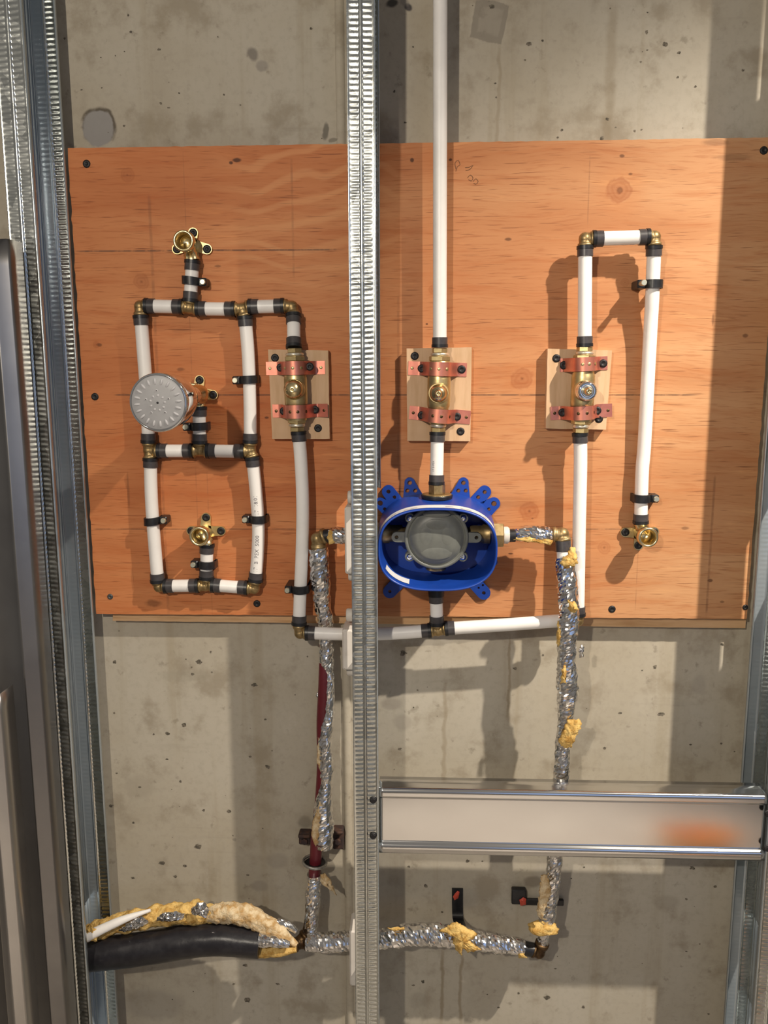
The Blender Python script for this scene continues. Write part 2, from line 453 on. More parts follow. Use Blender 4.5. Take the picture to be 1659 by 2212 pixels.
    for px, y0, y1, w, k in ((343, 420, 1330, .0018, .35), (632, 340, 600, .0013, .32), (415, 330, 1320, .0007, .25), (453, 1020, 1330, .0007, .25), (1272, 335, 480, .0007, .35), (1375, 1190, 1330, .0007, .3), (1535, 1030, 1330, .0014, .45), (860, 640, 1000, .0012, .3)):
        za, zb = PZ(px, y0, FRONT), PZ(px, y1, FRONT)
        xa = PX(px, (y0 + y1) / 2, FRONT)
        f = n.math('MULTIPLY', n.smooth(n.math('ABSOLUTE', n.math('SUBTRACT', X, xa)), w * 1.6, w * .3), n.math('MULTIPLY', n.smooth(Z, za + .004, za - .004), n.smooth(Z, zb - .01, zb + .01)))
        c = n.mix(n.math('MULTIPLY', n.math('MULTIPLY', f, n.smooth(pn, .30, .6)), k), c, (0.17, 0.07, 0.035))
    n.color(c)
    n.bump(n.math('ADD', fine, n.math('MULTIPLY', dash, -1.0)), 0.12, 0.0006)
    return m

def make_pale_wood(name, c0, c1, c2, sx=9, sz=120, vertical=False):
    m = mat(name, rough=0.65, spec=0.3); n = NT(m)
    sc = (sz, 1, sx) if vertical else (sx, 1, sz)
    g = n.noise(1.0, 4, 0.6, n.mapping(sc)); b = n.noise(14, 3)
    c = n.mix(n.smooth(g, .4, .7), c0, c1)
    c = n.mix(n.math('MULTIPLY', n.smooth(b, .55, .75), .4), c, c2)
    n.color(c); n.bump(g, 0.1, 0.0005)
    return m

def make_galv(name, c0, c1, rough, spangle=90):
    m = mat(name, c0, rough, 1.0); n = NT(m)
    v = n.new('ShaderNodeTexVoronoi'); v.inputs['Scale'].default_value = spangle; n.put(v.inputs['Vector'], n.tc)
    s = n.xyz(v.outputs['Color'])[0]
    g = n.noise(1.0, 3, .6, n.mapping((60, 60, 2.5)))
    n.color(n.mix(s, c0, c1))
    n.rough(n.math('ADD', n.math('MULTIPLY', s, 0.10), n.math('ADD', n.math('MULTIPLY', g, .08), rough - .08)))
    n.bump(n.noise(14, 3), 0.05, 0.0008)
    return m

def make_noisy(name, c0, c1, scale, rough, metal=0.0, bump=0.0, bd=0.001, lo=.4, hi=.65, detail=4, spec=.5):
    m = mat(name, c0, rough, metal, spec); n = NT(m)
    g = n.noise(scale, detail, .6)
    n.color(n.mix(n.smooth(g, lo, hi), c0, c1))
    if bump: n.bump(g, bump, bd)
    return m

M = {}
M['concrete'] = make_concrete()
M['pit'] = make_noisy('concrete_void', (.085, .073, .055), (.20, .17, .13), 220, .95)
M['floor'] = make_noisy('screed', (.36, .32, .28), (.46, .42, .37), 6, .9)
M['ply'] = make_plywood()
M['ply_edge'] = make_pale_wood('plywood_edge', (.62, .40, .22), (.48, .28, .13), (.34, .17, .07))
M['block'] = make_pale_wood('birch_ply', (.64, .43, .265), (.56, .36, .205), (.45, .27, .14), 14, 90, True)
M['pex'] = make_noisy('white_plastic_pipe', (.86, .83, .80), (.82, .79, .76), 30, .38)
M['ring'] = make_noisy('grey_ring', (.060, .054, .056), (.045, .040, .042), 120, .36)
M['black'] = make_noisy('black_plastic', (.010, .010, .012), (.018, .018, .020), 150, .38)
M['ink'] = mat('ink', (.16, .145, .16), .6)
M['brass'] = make_noisy('brass', (.80, .66, .38), (.70, .55, .28), 60, .27, 1.0, .05)
M['brass_dull'] = make_noisy('cast_brass', (.44, .32, .16), (.30, .21, .095), 90, .44, .85, .12, .0006)
M['pale_brass'] = make_noisy('pale_brass', (.86, .80, .66), (.80, .72, .56), 60, .32, .8)
M['brass_nut'] = make_noisy('valve_brass', (.66, .52, .27), (.55, .42, .20), 90, .38, .9, .08, .0006)
M['copper'] = make_noisy('copper', (.80, .30, .21), (.66, .23, .17), 40, .38, .8, .05)
M['screw'] = mat('black_screw', (.012, .011, .012), .5, .0, .4)
M['grey_screw'] = mat('grey_screw', (.10, .10, .10), .5, .6)
M['nail'] = mat('zinc_nail', (.62, .62, .50), .40, .8)
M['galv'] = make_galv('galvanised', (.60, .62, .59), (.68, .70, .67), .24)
M['galv_web'] = make_noisy('galvanised_web', (.48, .545, .60), (.52, .58, .63), 30, .26, .65)  # blue-grey base stands in for a bluish reflection on webs and back flanges
M['galv_smooth'] = make_noisy('galvanised_smooth', (.70, .69, .68), (.74, .73, .72), 5, .15, 1.0)
M['steel_dark'] = make_noisy('dull_steel', (.26, .25, .245), (.31, .30, .29), 7, .36, 1.0)
M['steel_pale'] = make_noisy('pale_steel', (.52, .50, .48), (.58, .56, .54), 7, .34, 1.0)
M['chrome'] = mat('chrome', (.86, .86, .86), .06, 1.0)
M['spray'] = make_noisy('grey_spray_face', (.36, .355, .36), (.33, .325, .33), 40, .45)
M['nozzle'] = mat('pale_nozzle', (.52, .51, .52), .40)
M['blue'] = make_noisy('blue_plastic', (.010, .056, .35), (.008, .047, .30), 30, .36)
M['grey_cap'] = make_noisy('grey_plastic', (.150, .155, .138), (.125, .13, .118), 70, .42)
M['foil'] = make_noisy('foil', (.84, .83, .83), (.70, .69, .68), 120, .17, 1.0)
M['wool'] = make_noisy('fibreglass', (.80, .55, .20), (.52, .29, .075), 130, .95, 0, .9, .005, .38, .66, 8, .1)
M['cream'] = make_noisy('cream_fibreglass', (.76, .62, .41), (.50, .31, .13), 110, .95, 0, .9, .005, .35, .65, 6, .1)
M['red'] = make_noisy('red_pipe', (.135, .012, .020), (.115, .010, .016), 40, .40)
M['rubber'] = make_noisy('black_insulation', (.012, .011, .014), (.019, .018, .021), 80, .34, 0, .25, .0015)
M['white'] = make_noisy('white_bracket', (.66, .61, .56), (.60, .55, .50), 40, .5)
M['sticker'] = make_noisy('white_sticker', (.74, .73, .72), (.66, .65, .66), 60, .5)
M['rust'] = make_noisy('rusty_steel', (.045, .030, .030), (.09, .045, .03), 120, .7, .3)
M['redmark'] = mat('red_mark', (.55, .07, .04), .5)
M['epdm'] = make_noisy('steel_ring', (.42, .41, .38), (.30, .28, .25), 200, .45, .8)
M['dark_brass'] = make_noisy('dark_bronze', (.16, .10, .05), (.08, .05, .03), 70, .45, 1.0)

# ------------------------------------------------------------------ setting
rng = random.Random(7)
def make_wall():
    mb = MB()
    xs = [-2.6, PX(726, 300, 0), PX(746, 300, 0), 2.6]
    mb.add([(xs[0], 0, 0), (xs[3], 0, 0), (xs[3], 0, 3.0), (xs[0], 0, 3.0)], [[0, 1, 2, 3]], False)
    mb.add([(xs[0], 0.2, 0), (xs[3], 0.2, 0), (xs[3], 0.2, 3.0), (xs[0], 0.2, 3.0)], [[3, 2, 1, 0]], False)
    mb.add([(xs[0], 0, 3), (xs[3], 0, 3), (xs[3], .2, 3), (xs[0], .2, 3)], [[0, 1, 2, 3]], False)
    # fin left by the formwork joint
    a, b = xs[1], xs[2]
    prof = [(a, 0.0), (a + .002, -.0035), (b - .003, -.0045), (b, 0.0)]
    rows = []
    for i in range(61):
        z = 3.0 * i / 60
        rows.append([Vector((x + .0012 * noise.noise(Vector((0, 0, z * 7))), y * (1 + .3 * noise.noise(Vector((3, 0, z * 9)))) - (1e-4 if y == 0 else 0), z)) for x, y in prof])
    grid(mb, rows, 0, True)
    # voids in the face
    pits = [(277, 33, 4), (283, 69, 4), (344, 107, 5), (218, 124, 3), (176, 194, 3), (220, 190, 2), (347, 223, 4), (365, 233, 3), (484, 205, 4), (387, 201, 3), (519, 227, 3), (672, 62, 5), (140, 83, 4),
            (268, 272, 4), (1143, 95, 8), (1172, 88, 3), (1397, 70, 5), (1436, 95, 8), (1398, 108, 3), (1467, 114, 5), (1464, 167, 4), (1502, 187, 4), (1070, 180, 3), (1072, 210, 3), (1312, 257, 4), (1214, 281, 4),
            (1330, 275, 3), (1371, 283, 4), (1386, 280, 3), (852, 198, 5), (875, 265, 3), (1605, 152, 5), (1300, 299, 5), (1205, 297, 4), (1062, 14, 7), (1318, 18, 3),
            (248, 1430, 5), (430, 1430, 8), (455, 1408, 4), (416, 1456, 4), (458, 1452, 3), (398, 1566, 9), (362, 1584, 8), (332, 1586, 4), (573, 1554, 5), (550, 1480, 8), (540, 1634, 4), (578, 1656, 6), (361, 1640, 4),
            (247, 1540, 4), (252, 1670, 4), (302, 1700, 4), (390, 1688, 5), (240, 1740, 5), (440, 1750, 5), (494, 1752, 6), (288, 1777, 4), (428, 1828, 8), (350, 1864, 8), (400, 1870, 7), (379, 1893, 6), (287, 1896, 4),
            (871, 1411, 8), (1113, 1444, 7), (1173, 1415, 4), (1340, 1540, 4), (1428, 1543, 9), (1306, 1616, 4), (864, 1617, 5), (1415, 1440, 6), (1560, 1392, 6), (1492, 1608, 4), (1558, 1606, 4), (1010, 1860, 6),
            (1042, 1860, 3), (1262, 1873, 4), (883, 1872, 4), (920, 1914, 6), (1545, 1915, 6), (1483, 1942, 5), (1483, 2055, 4), (913, 2120, 7), (893, 2128, 4), (1182, 2155, 9), (1260, 2175, 7), (1120, 2145, 5), (1077, 2176, 4),
            (700, 1520, 3), (535, 1890, 4), (530, 2085, 8), (505, 2125, 4), (600, 2125, 5), (535, 2160, 9), (700, 2030, 3), (955, 1970, 3), (1200, 2092, 3), (1495, 1875, 6), (330, 2050, 3), (1530, 2190, 5)]
    for px, py, r in pits:
        c = P(px, py, 0); s = PX(px + 1, py, 0) - c.x
        k = 11; ph = rng.random() * 6
        ex, ez = rng.uniform(.7, 1.35), rng.uniform(.6, 1.0)
        pts = []
        for i in range(k):
            a = 2 * pi * i / k
            rr = r * s * .72 * (1 + .7 * noise.noise(Vector((cos(a) * 1.4 + px, sin(a) * 1.4, ph))))
            pts.append(Vector((c.x + rr * ex * cos(a), -0.0003, c.z + rr * ez * sin(a))))
        mb.add(pts, [list(range(k))[::-1]], False, 1)
    for _ in range(240):
        x, z = rng.uniform(-.75, .75), rng.uniform(.55, 2.0)
        r = rng.uniform(.0005, .0014)
        pts = [Vector((x + r * rng.uniform(.6, 1.3) * cos(2 * pi * i / 7), -0.0003, z + r * rng.uniform(.5, 1.1) * sin(2 * pi * i / 7))) for i in range(7)]
        mb.add(pts, [list(range(7))[::-1]], False, 1)
    o = mb.build('wall_back', [M['concrete'], M['pit']], fix=False)
    tag(o, 'bare grey concrete wall behind the plywood and pipes', kind='structure')
make_wall()
mb = MB(); box(mb, -2.6, 2.6, -4.6, 0.2, -0.1, 0.0)
tag(mb.build('floor', M['floor']), 'grey screed floor', kind='structure')

# ------------------------------------------------------------------ boards
def board_outline(corners, jag, Y):
    """corners as px pairs TL, TR, BR, BL; jag = waviness of the cut edge in metres."""
    c = [P(x, y, Y) for x, y in corners]; out = []
    for a, b in zip(c, c[1:] + c[:1]):
        n = max(2, int((b - a).length / .008))
        for i in range(n):
            p = a.lerp(b, i / n)
            j = jag * noise.noise(p * 130)
            out.append(p + Vector((j, 0, j * .5)))
    return out
mb = MB()
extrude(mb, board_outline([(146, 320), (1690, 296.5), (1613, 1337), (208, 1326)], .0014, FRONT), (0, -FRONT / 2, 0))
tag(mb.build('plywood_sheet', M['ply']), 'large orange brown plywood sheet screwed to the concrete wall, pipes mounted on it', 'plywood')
mb = MB()
extrude(mb, board_outline([(240, 345), (1655, 330), (1610, 1357), (244, 1341)], .0006, FRONT / 2), (0, -FRONT / 2 - .0002, 0))
tag(mb.build('plywood_backing', M['ply_edge']), 'pale lower plywood layer peeking out below the orange sheet', 'plywood')

def screw_geo(mb, c, d, r, mat_=0, rot=.4):
    d, u, w = axes(d)
    lathe(mb, c, d, [(-.001, r * .8), (0.0, r), (.0006, r * .95), (.0011, r * .7), (.0012, r * .45), (.0004, r * .30), (.0004, 0.0002)], 16, mat_)
    return mb
def wood_screw(px, py, Y, label, r=.0047, m='screw', group='screws in the plywood'):
    c = P(px, py, Y)
    o = screw_geo(MB(), c, (0, -1, 0), r).build('wood_screw', M[m], origin=c)
    return tag(o, label, 'screw', group)
wood_screw(187, 354, FRONT, 'black screw in the top left corner of the plywood sheet')
wood_screw(205, 857, FRONT, 'black screw at the left edge of the plywood sheet, left of the shower head')
wood_screw(238, 1289, FRONT, 'dull grey screw in the bottom left corner of the plywood sheet', .0038, 'grey_screw')
wood_screw(555, 1304, FRONT, 'black screw near the plywood bottom edge, below the loop corner elbow')
wood_screw(1322, 1316, FRONT, 'black screw near the plywood bottom edge, right of the white pipes')
wood_screw(1650, 325, FRONT, 'black screw in the top right corner of the plywood sheet')
wood_screw(1610, 1312, FRONT, 'black screw in the bottom right corner of the plywood beside the steel stud', .0036)

# ------------------------------------------------------------------ steel studs
KP = 0.0057
def flange(mb, x0, x1, y, sign, z0, z1, amp=.00040, mat_=0, first=1.0, mat2=None):
    """Knurled flange in the plane y; sign -1 lets the ridges rise towards -y."""
    fr = [0, .03, .07, .10, .18, .30, .40, .43, .46, .50, .54, .57, .60, .70, .82, .90, .93, .97, 1]
    kn = [0, 0, 0, .4, 1, 1, 1, .4, 0, 0, 0, .4, 1, 1, 1, .4, 0, 0, 0]
    gr = [.6, .15, 0, 0, 0, 0, 0, 0, .9, 1.3, .9, 0, 0, 0, 0, 0, 0, .15, .6]
    kn = [k * (first if f < .5 else 1) for f, k in zip(fr, kn)]
    za, zb = max(z0, .60), min(z1, 2.02)
    zs = [z0] + [za + (zb - za) * i / int((zb - za) / KP * 4) for i in range(int((zb - za) / KP * 4) + 1)] + [z1]
    rows = []
    for z in zs:
        w = sin(2 * pi * z / KP) + .35 * sin(4 * pi * z / KP + .8)
        j = 1 + .35 * noise.noise(Vector((0, 0, z * 55)))
        rows.append([Vector((x0 + (x1 - x0) * f, y + sign * (-amp * k * w * j) - sign * g * .0011 * -1, z)) for f, k, g in zip(fr, kn, gr)])
    if mat2 is None:
        grid(mb, rows, mat_, True)
    else:
        grid(mb, [r[:10] for r in rows], mat_, True); grid(mb, [r[9:] for r in rows], mat2, True)
def stud(name, label, x0, x1, yf, yb, z0, z1, opens, back_from=None, holes=(), lip=.006, wide=False):
    """C-section: flanges face front and back, web on the closed side, short lips on the open side."""
    mb = MB()
    flange(mb, x0, x1, yf, -1, z0, z1)
    flange(mb, x0, x1, yb, -1, back_from or z0, z1, .00042, 1, .25, 0)
    xw, xo = (x0, x1) if opens == 'right' else (x1, x0)
    sg = 1 if opens == 'right' else -1
    # web with stamped ribs and punched holes
    ys = [yf, yf + .004, yf + .012, yf + .016, yf + .020, (yf + yb) / 2 - .017, (yf + yb) / 2 + .017, yb - .020, yb - .016, yb - .012, yb - .004, yb]
    if wide:
        ys[5], ys[6] = (yf + yb) / 2 - .0245, (yf + yb) / 2 + .0235
    dx = [0, 0, 0, .0014, 0, 0, 0, 0, .0014, 0, 0, 0]
    cuts = sorted([z0, z1] + [z for h in holes for z in h] + ([back_from] if back_from else []))
    for za, zb in zip(cuts, cuts[1:]):
        hole = any(abs(h[0] - za) < 1e-6 for h in holes)
        low = back_from is not None and zb <= back_from + 1e-6
        for i in range(len(ys) - 1):
            if hole and i == 5: continue
            if low and i >= 8: continue
            grid(mb, [[Vector((xw + sg * dx[i], ys[i], z)), Vector((xw + sg * dx[i + 1], ys[i + 1], z))] for z in (za, zb)], 1, True)
    for y, d, za in ((yf, 1, z0), (yb, -1, back_from or z0)):
        grid(mb, [[Vector((xo, y - d * .0006, z)), Vector((xo + sg * .0007, y + d * .0006, z)), Vector((xo + sg * .0004, y + d * lip, z))] for z in (za, z1)], 1, True)
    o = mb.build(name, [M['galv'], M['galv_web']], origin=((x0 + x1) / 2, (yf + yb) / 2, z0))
    s = o.modifiers.new('sheet', 'SOLIDIFY'); s.thickness = .0007; s.offset = 0
    return tag(o, label, 'stud', 'vertical steel wall studs')
ST_TOP = 2.75
MIDX0, MIDX1 = -.0785, -.0500
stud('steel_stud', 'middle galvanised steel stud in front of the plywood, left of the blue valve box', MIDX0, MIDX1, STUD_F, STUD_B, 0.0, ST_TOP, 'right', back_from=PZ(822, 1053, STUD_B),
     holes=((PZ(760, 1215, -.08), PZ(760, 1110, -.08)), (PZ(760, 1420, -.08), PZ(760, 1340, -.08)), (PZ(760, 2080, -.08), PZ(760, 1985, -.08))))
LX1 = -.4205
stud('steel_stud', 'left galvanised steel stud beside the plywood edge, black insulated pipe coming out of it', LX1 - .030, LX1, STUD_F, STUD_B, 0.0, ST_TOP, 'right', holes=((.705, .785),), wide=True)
RX0 = .4135
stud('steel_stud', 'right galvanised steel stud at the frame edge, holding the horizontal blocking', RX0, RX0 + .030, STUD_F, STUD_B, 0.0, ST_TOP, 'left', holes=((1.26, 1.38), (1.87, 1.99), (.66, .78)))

# dull studs of the side wall, nearer than the left stud
def side_stud(label, name, px_right, row, Y, width, z0, z1, ribs, m, depth=.04, jag=False):
    x1 = PX(px_right, row, Y); x0 = x1 - width
    prof = [(x0, Y + depth), (x0, Y + .002), (x0 + .002, Y)]
    for f in ribs:
        xr = x0 + width * f
        prof += [(xr - .003, Y), (xr - .0012, Y - .0025), (xr + .0012, Y - .0025), (xr + .003, Y)]
    prof += [(x1 - .002, Y), (x1, Y + .002), (x1, Y + depth)]
    mb = MB(); nz = 60; rows = []
    for i in range(nz + 1):
        z = z0 + (z1 - z0) * i / nz
        rows.append([Vector((x, y + (.0012 * noise.noise(Vector((x * 9, 0, z * 6)))), z)) for x, y in prof])
    grid(mb, rows, 0, True)
    o = mb.build(name, m, origin=((x0 + x1) / 2, Y, z0))
    s = o.modifiers.new('sheet', 'SOLIDIFY'); s.thickness = .001; s.offset = 0
    return tag(o, label, 'stud')
ZC = PZ(10, 516, -.165)
side_stud('dull grey steel stud cut off at mid height, left of the left knurled stud', 'cut_steel_stud', 76, 1300, -.165, .085, 0.0, ZC, (.20, .80), M['steel_dark'], .03)
side_stud('lighter grey steel stud at the lower left corner of the picture', 'near_steel_stud', 40, 2000, -.215, .022, 0.0, PZ(2, 1500, -.215), (.45,), M['steel_pale'], .03)

# horizontal blocking between the middle and the right stud
def blocking():
    x0, x1 = MIDX1 + .0012, RX0 - .001
    Y = -.118
    z = lambda row: PZ(818, row, Y)
    zt, zb = z(1704), z(1842)
    r1, r2 = z(1723), z(1823)
    prof = [(0, 0), (Y + .030, zt + .0006), (Y + .022, zt + .0008), (Y + .018, zt + .0022), (Y + .013, zt + .0008), (Y + .004, zt), (Y + .0018, zt - .0006), (Y + .0005, zt - .0020), (Y, zt - .0040), (Y, zt - .0055), (Y, r1 + .0025), (Y, r1 + .0015), (Y + .0015, r1), (Y + .0030, r1 - .0015), (Y + .0030, r1 - .0025), (Y + .0030, r2 + .0040),
            (Y + .0030, r2 + .0022), (Y - .0008, r2 + .0008), (Y - .0022, r2 - .001), (Y - .0010, zb + .001), (Y + .001, zb), (Y + .030, zb)]
    prof = [(Y + .030, zt - .006)] + prof[1:]
    mb = MB(); rows = []
    nx = 90
    for i in range(nx + 1):
        x = x0 + (x1 - x0) * i / nx
        w = lambda k, zz: .00022 * noise.noise(Vector((x * 11, k, zz * 9)))
        rows.append([Vector((x, y + w(1, zz), zz + w(5, 0) * .4)) for y, zz in prof])
    grid(mb, rows, 0, True)
    o = mb.build('steel_blocking', M['galv_smooth'], origin=((x0 + x1) / 2, Y, zb))
    s = o.modifiers.new('sheet', 'SOLIDIFY'); s.thickness = .0008; s.offset = 0
    tag(o, 'shiny horizontal steel blocking between the middle and right studs, below the valve box', 'blocking')
blocking()
def hex_screw(px, py, label):
    c = P(px, py, STUD_F - .0008)
    mb = MB()
    lathe(mb, c, (0, -1, 0), [(0, .0042), (.0008, .0042), (.0012, .003)], 18)
    hexnut(mb, c + Vector((0, -.001, 0)), (0, -1, 0), .0025, .0033)
    tag(mb.build('hex_screw', M['screw'], origin=c), label, 'screw', 'hex screws in the studs')
hex_screw(806, 1728, 'black hex screw in the middle stud, upper one at the blocking end')
hex_screw(806, 1805, 'black hex screw in the middle stud, lower one at the blocking end')
hex_screw(1658, 1757, 'black hex screw at the frame edge in the right stud, upper one at the blocking')
hex_screw(1657, 1832, 'black hex screw at the frame edge in the right stud, lower one at the blocking')

# ------------------------------------------------------------------ white pipes with rings
PR, RR = .00795, .0091
RINGL, COLL = .0118, .0038
PIPES = {}
def pipe(key, label, pts, ends=(1, 1), group='white plastic water pipes', r=PR, pts3=None):
    path = spline(pts3 or [P(*p) for p in pts]); L = lengths(path)
    root = thing('white_pipe', label, 'pipe', path[0], group)
    s0 = COLL * .6 if ends[0] else 0.0
    s1 = L[-1] - (COLL * .6 if ends[1] else 0.0)
    mb = MB(); tube(mb, sub(path, L, s0, s1), r, 24)
    mb.build('pipe_body', M['pex'], root)
    rl = min(RINGL, L[-1] * .42)
    for e, on in enumerate(ends):
        if not on: continue
        a, b = (0.0, rl) if e == 0 else (L[-1] - rl, L[-1])
        ca, cb = (0.0, COLL) if e == 0 else (L[-1] - COLL, L[-1])
        ga, gb = (COLL, rl) if e == 0 else (L[-1] - rl, L[-1] - COLL)
        mb = MB(); q = sub(path, L, ga, gb)
        n = len(q)
        tube(mb, q, RR, 24)
        ring = mb.build('pipe_ring', M['ring'], root)
        mb = MB(); tube(mb, sub(path, L, ca, cb), RR * 1.07, 24)
        mb.build('ring_collar', M['black'], ring)
    PIPES[key] = (path, L, root)
    return root
pipe('p1', 'short white pipe below the top brass ear elbow of the left loop', [(416, 562, N), (411, 652, N)])
pipe('h1', 'leftmost short white pipe in the top row of the loop, beside the corner elbow', [(313, 661, N), (395, 663, N)])
pipe('v1', 'long white pipe on the left side of the loop, running behind the shower head', [(304, 681, N), (310, 760, N), (318, 870, N), (321, 957, N)])
pipe('h2', 'short white pipe in the middle row of the loop, just below the shower head', [(341, 974, N), (417, 974, N)])
pipe('u2', 'short white pipe below the brass ear elbow that carries the shower head', [(430, 878, N), (431, 958, N)])
pipe('h3', 'short white pipe in the middle row of the loop, right of the middle tee', [(446, 974, N), (528, 975, N)])
pipe('v2', 'long white pipe on the loop right side, upper half, level with the shower head', [(529, 683, N), (536, 760, N), (540, 860, N), (541, 957, N)])
pipe('h4', 'short white pipe in the top row of the loop, middle one, between two brass tees', [(424, 667, N), (508, 668, N)])
pipe('h5', 'short white pipe in the top row, rightmost, leading from the loop to the left valve', [(537, 663, N), (614, 661, N)])
pipe('v3', 'short white vertical pipe dropping into the top of the left stop valve', [(634, 679, N - .003), (635, 752, V)])
pipe('v4', 'white pipe on the left side of the loop, lower half, below the shower head', [(325, 989, N), (326, 1050, N), (330, 1125, N), (341, 1258, N)])
pipe('h6', 'left short white pipe in the bottom row of the loop, beside the lower left elbow', [(355, 1266, N), (430, 1265, N)])
pipe('u3', 'short white pipe below the lowest brass ear elbow inside the loop', [(447, 1175, N), (446, 1251, N)])
pipe('h7', 'right short white pipe in the bottom row of the loop, beside the lower right elbow', [(457, 1264, N), (535, 1270, N)])
pipe('v5', 'bowed white pipe with printed date on the right side of the loop, lower half', [(545, 987, N), (552, 1050, N), (558, 1130, N), (557, 1190, N), (552, 1256, N)])
pipe('v6', 'long white pipe hanging below the left stop valve', [(645, 932, V), (651, 1010, V), (654, 1100, V), (652, 1200, V), (648, 1290, V), (646, 1350, V - .002)])
pipe('h8', 'white horizontal pipe below the plywood passing behind the middle stud', [(660, 1367, V - .003), (760, 1370, V - .003), (850, 1368, V - .003), (931, 1362, V - .003)])
pipe('u4', 'short white pipe between the blue box bottom and the tee below it', [(942, 1281, V - .003), (944, 1350, V - .003)])
pipe('h9', 'white sloping pipe at the plywood bottom edge, right of the tee below the blue box', [(961, 1358, V - .003), (1100, 1349, V - .003), (1232, 1339, V - .003)])
_top = P(951, 0, V); _bot = P(950, 751, V)
_ext = _bot + (_top - _bot) * ((2.7 - _bot.z) / (_top.z - _bot.z))
pipe('riser', 'tall white riser pipe going up out of the picture from the middle stop valve', None, (0, 1), pts3=[_ext, _top, _bot])
pipe('m1', 'short white pipe between the middle stop valve and the blue box', [(945, 933, V), (943, 1047, V - .003)])
pipe('r1', 'white vertical pipe above the right stop valve', [(1264, 531, V), (1263, 749, V)])
pipe('r2', 'short white pipe across the top of the right hand bend, between two brass elbows', [(1280, 516, V), (1403, 512, V)])
pipe('r3', 'long white pipe down the right of the right stop valve to the lone ear elbow', [(1413, 530, V), (1409, 640, V + .006), (1404, 731, N - .004), (1392, 957, N), (1387, 1020, N), (1384, 1131, N)])
pipe('r4', 'long white pipe hanging below the right stop valve, behind the foil wrapped pipe', [(1253, 935, V), (1254, 1000, V), (1251, 1150, V), (1248, 1330, V - .002)])

def print_on(key, text, s, size, off=0.0, down=False):
    """Lettering wrapped on a pipe: reads along it, starting at distance s from its start (upwards)."""
    path, L, root = PIPES[key]
    cu = bpy.data.curves.new('printed_text', 'FONT'); cu.body = text; cu.size = size; cu.resolution_u = 2
    tmp = bpy.data.objects.new('printed_text', cu); COL.objects.link(tmp)
    bpy.context.view_layer.update()
    me = tmp.evaluated_get(bpy.context.evaluated_depsgraph_get()).to_mesh()
    vs_ = [v.co.copy() for v in me.vertices]; fs = [list(p.vertices) for p in me.polygons]
    out = []
    for v in vs_:
        c, t = at(path, L, s - v.x)
        side = t.cross(Vector((0, -1, 0))).normalized()
        fwd = side.cross(t).normalized()
        if fwd.y > 0: fwd = -fwd
        side = Vector((1, 0, 0)) - t * t.x
        side.normalize()
        a = (-(v.y - size * .35) + off) / PR
        out.append(c + (fwd * cos(a) + side * sin(a)) * (PR + .00012))
    tmp.evaluated_get(bpy.context.evaluated_depsgraph_get()).to_mesh_clear()
    bpy.data.objects.remove(tmp); bpy.data.curves.remove(cu)
    o = MB().add(out, fs, False).build('printed_text', M['ink'], root, fix=False)
    return o
_len5 = PIPES['v5'][1][-1]
print_on('v5', '17  B  PEX  5000', _len5 - .0135, .0068)
print_on('v5', '09/17  18:01', _len5 * .508, .0066)
print_on('m1', '17 B PEX', PIPES['m1'][1][-1] - .016, .0034, -.0045)

# ------------------------------------------------------------------ brass fittings
def fitting(name, label, c, ports, cat='fitting', m='brass_dull', r=.0072, group=None, centre=None):
    c = P(*c); pp = [P(*p) for p in ports]
    if centre is None:  # let the centre share the ports' depth
        c.y = sum(p.y for p in pp) / len(pp)
    mb = MB()
    for p in pp:
        d = (p - c); L = d.length
        lathe(mb, c, d, [(0, r * .98), (L * .45, r * .98), (L * .62, r * 1.02), (L * .66, r * 1.16), (L, r * 1.16), (L, r * .8)], 22)
    ball(mb, c, r * 1.03, 0, 20)
    o = mb.build(name, M[m], origin=c)
    return tag(o, label, cat, group or ('brass elbows of the pipework' if name == 'brass_elbow' else 'brass tees of the pipework'))
E_, T_ = 'brass_elbow', 'brass_tee'
fitting(E_, 'brass elbow at the top left corner of the pipe loop', (303, 662, N), [(314, 661, N), (304, 682, N)])
fitting(T_, 'brass tee in the top row of the loop, below the top ear elbow', (409, 665, N), [(394, 663, N), (425, 667, N), (411, 651, N)])
fitting(T_, 'brass tee at the top right corner of the loop where the valve line joins', (523, 667, N), [(507, 668, N), (538, 663, N), (529, 684, N)])
fitting(E_, 'brass elbow above the left stop valve', (631, 663, N), [(613, 661, N), (634, 680, N - .003)])
fitting(T_, 'brass tee on the left side of the loop below the shower head', (322, 973, N), [(321, 956, N), (342, 974, N), (325, 990, N)])
fitting(T_, 'brass tee in the middle row of the loop, centre one under the shower ear elbow', (432, 973, N), [(416, 974, N), (447, 974, N), (431, 957, N)])
fitting(T_, 'brass tee on the right side of the loop at the middle row', (541, 973, N), [(527, 975, N), (541, 956, N), (545, 988, N)])
fitting(E_, 'brass elbow at the bottom left corner of the pipe loop', (344, 1267, N), [(341, 1257, N), (356, 1266, N)])
fitting(T_, 'brass tee in the bottom row of the pipe loop', (444, 1265, N), [(429, 1265, N), (458, 1264, N), (446, 1250, N)])
fitting(E_, 'brass elbow at the bottom right corner of the pipe loop', (549, 1271, N), [(534, 1270, N), (552, 1255, N)])
fitting(E_, 'brass elbow under the long pipe from the left stop valve, just below the plywood', (649, 1366, V), [(646, 1349, V - .002), (661, 1367, V - .003)])
fitting(T_, 'brass tee directly below the blue box', (946, 1360, V), [(930, 1362, V - .003), (962, 1358, V - .003), (944, 1349, V - .003)])
fitting(E_, 'brass elbow at the top left of the right hand pipe bend', (1264, 516, V), [(1281, 516, V), (1264, 532, V)])
fitting(E_, 'brass elbow at the top right of the right hand pipe bend', (1413, 512, V), [(1402, 512, V), (1413, 531, V)])
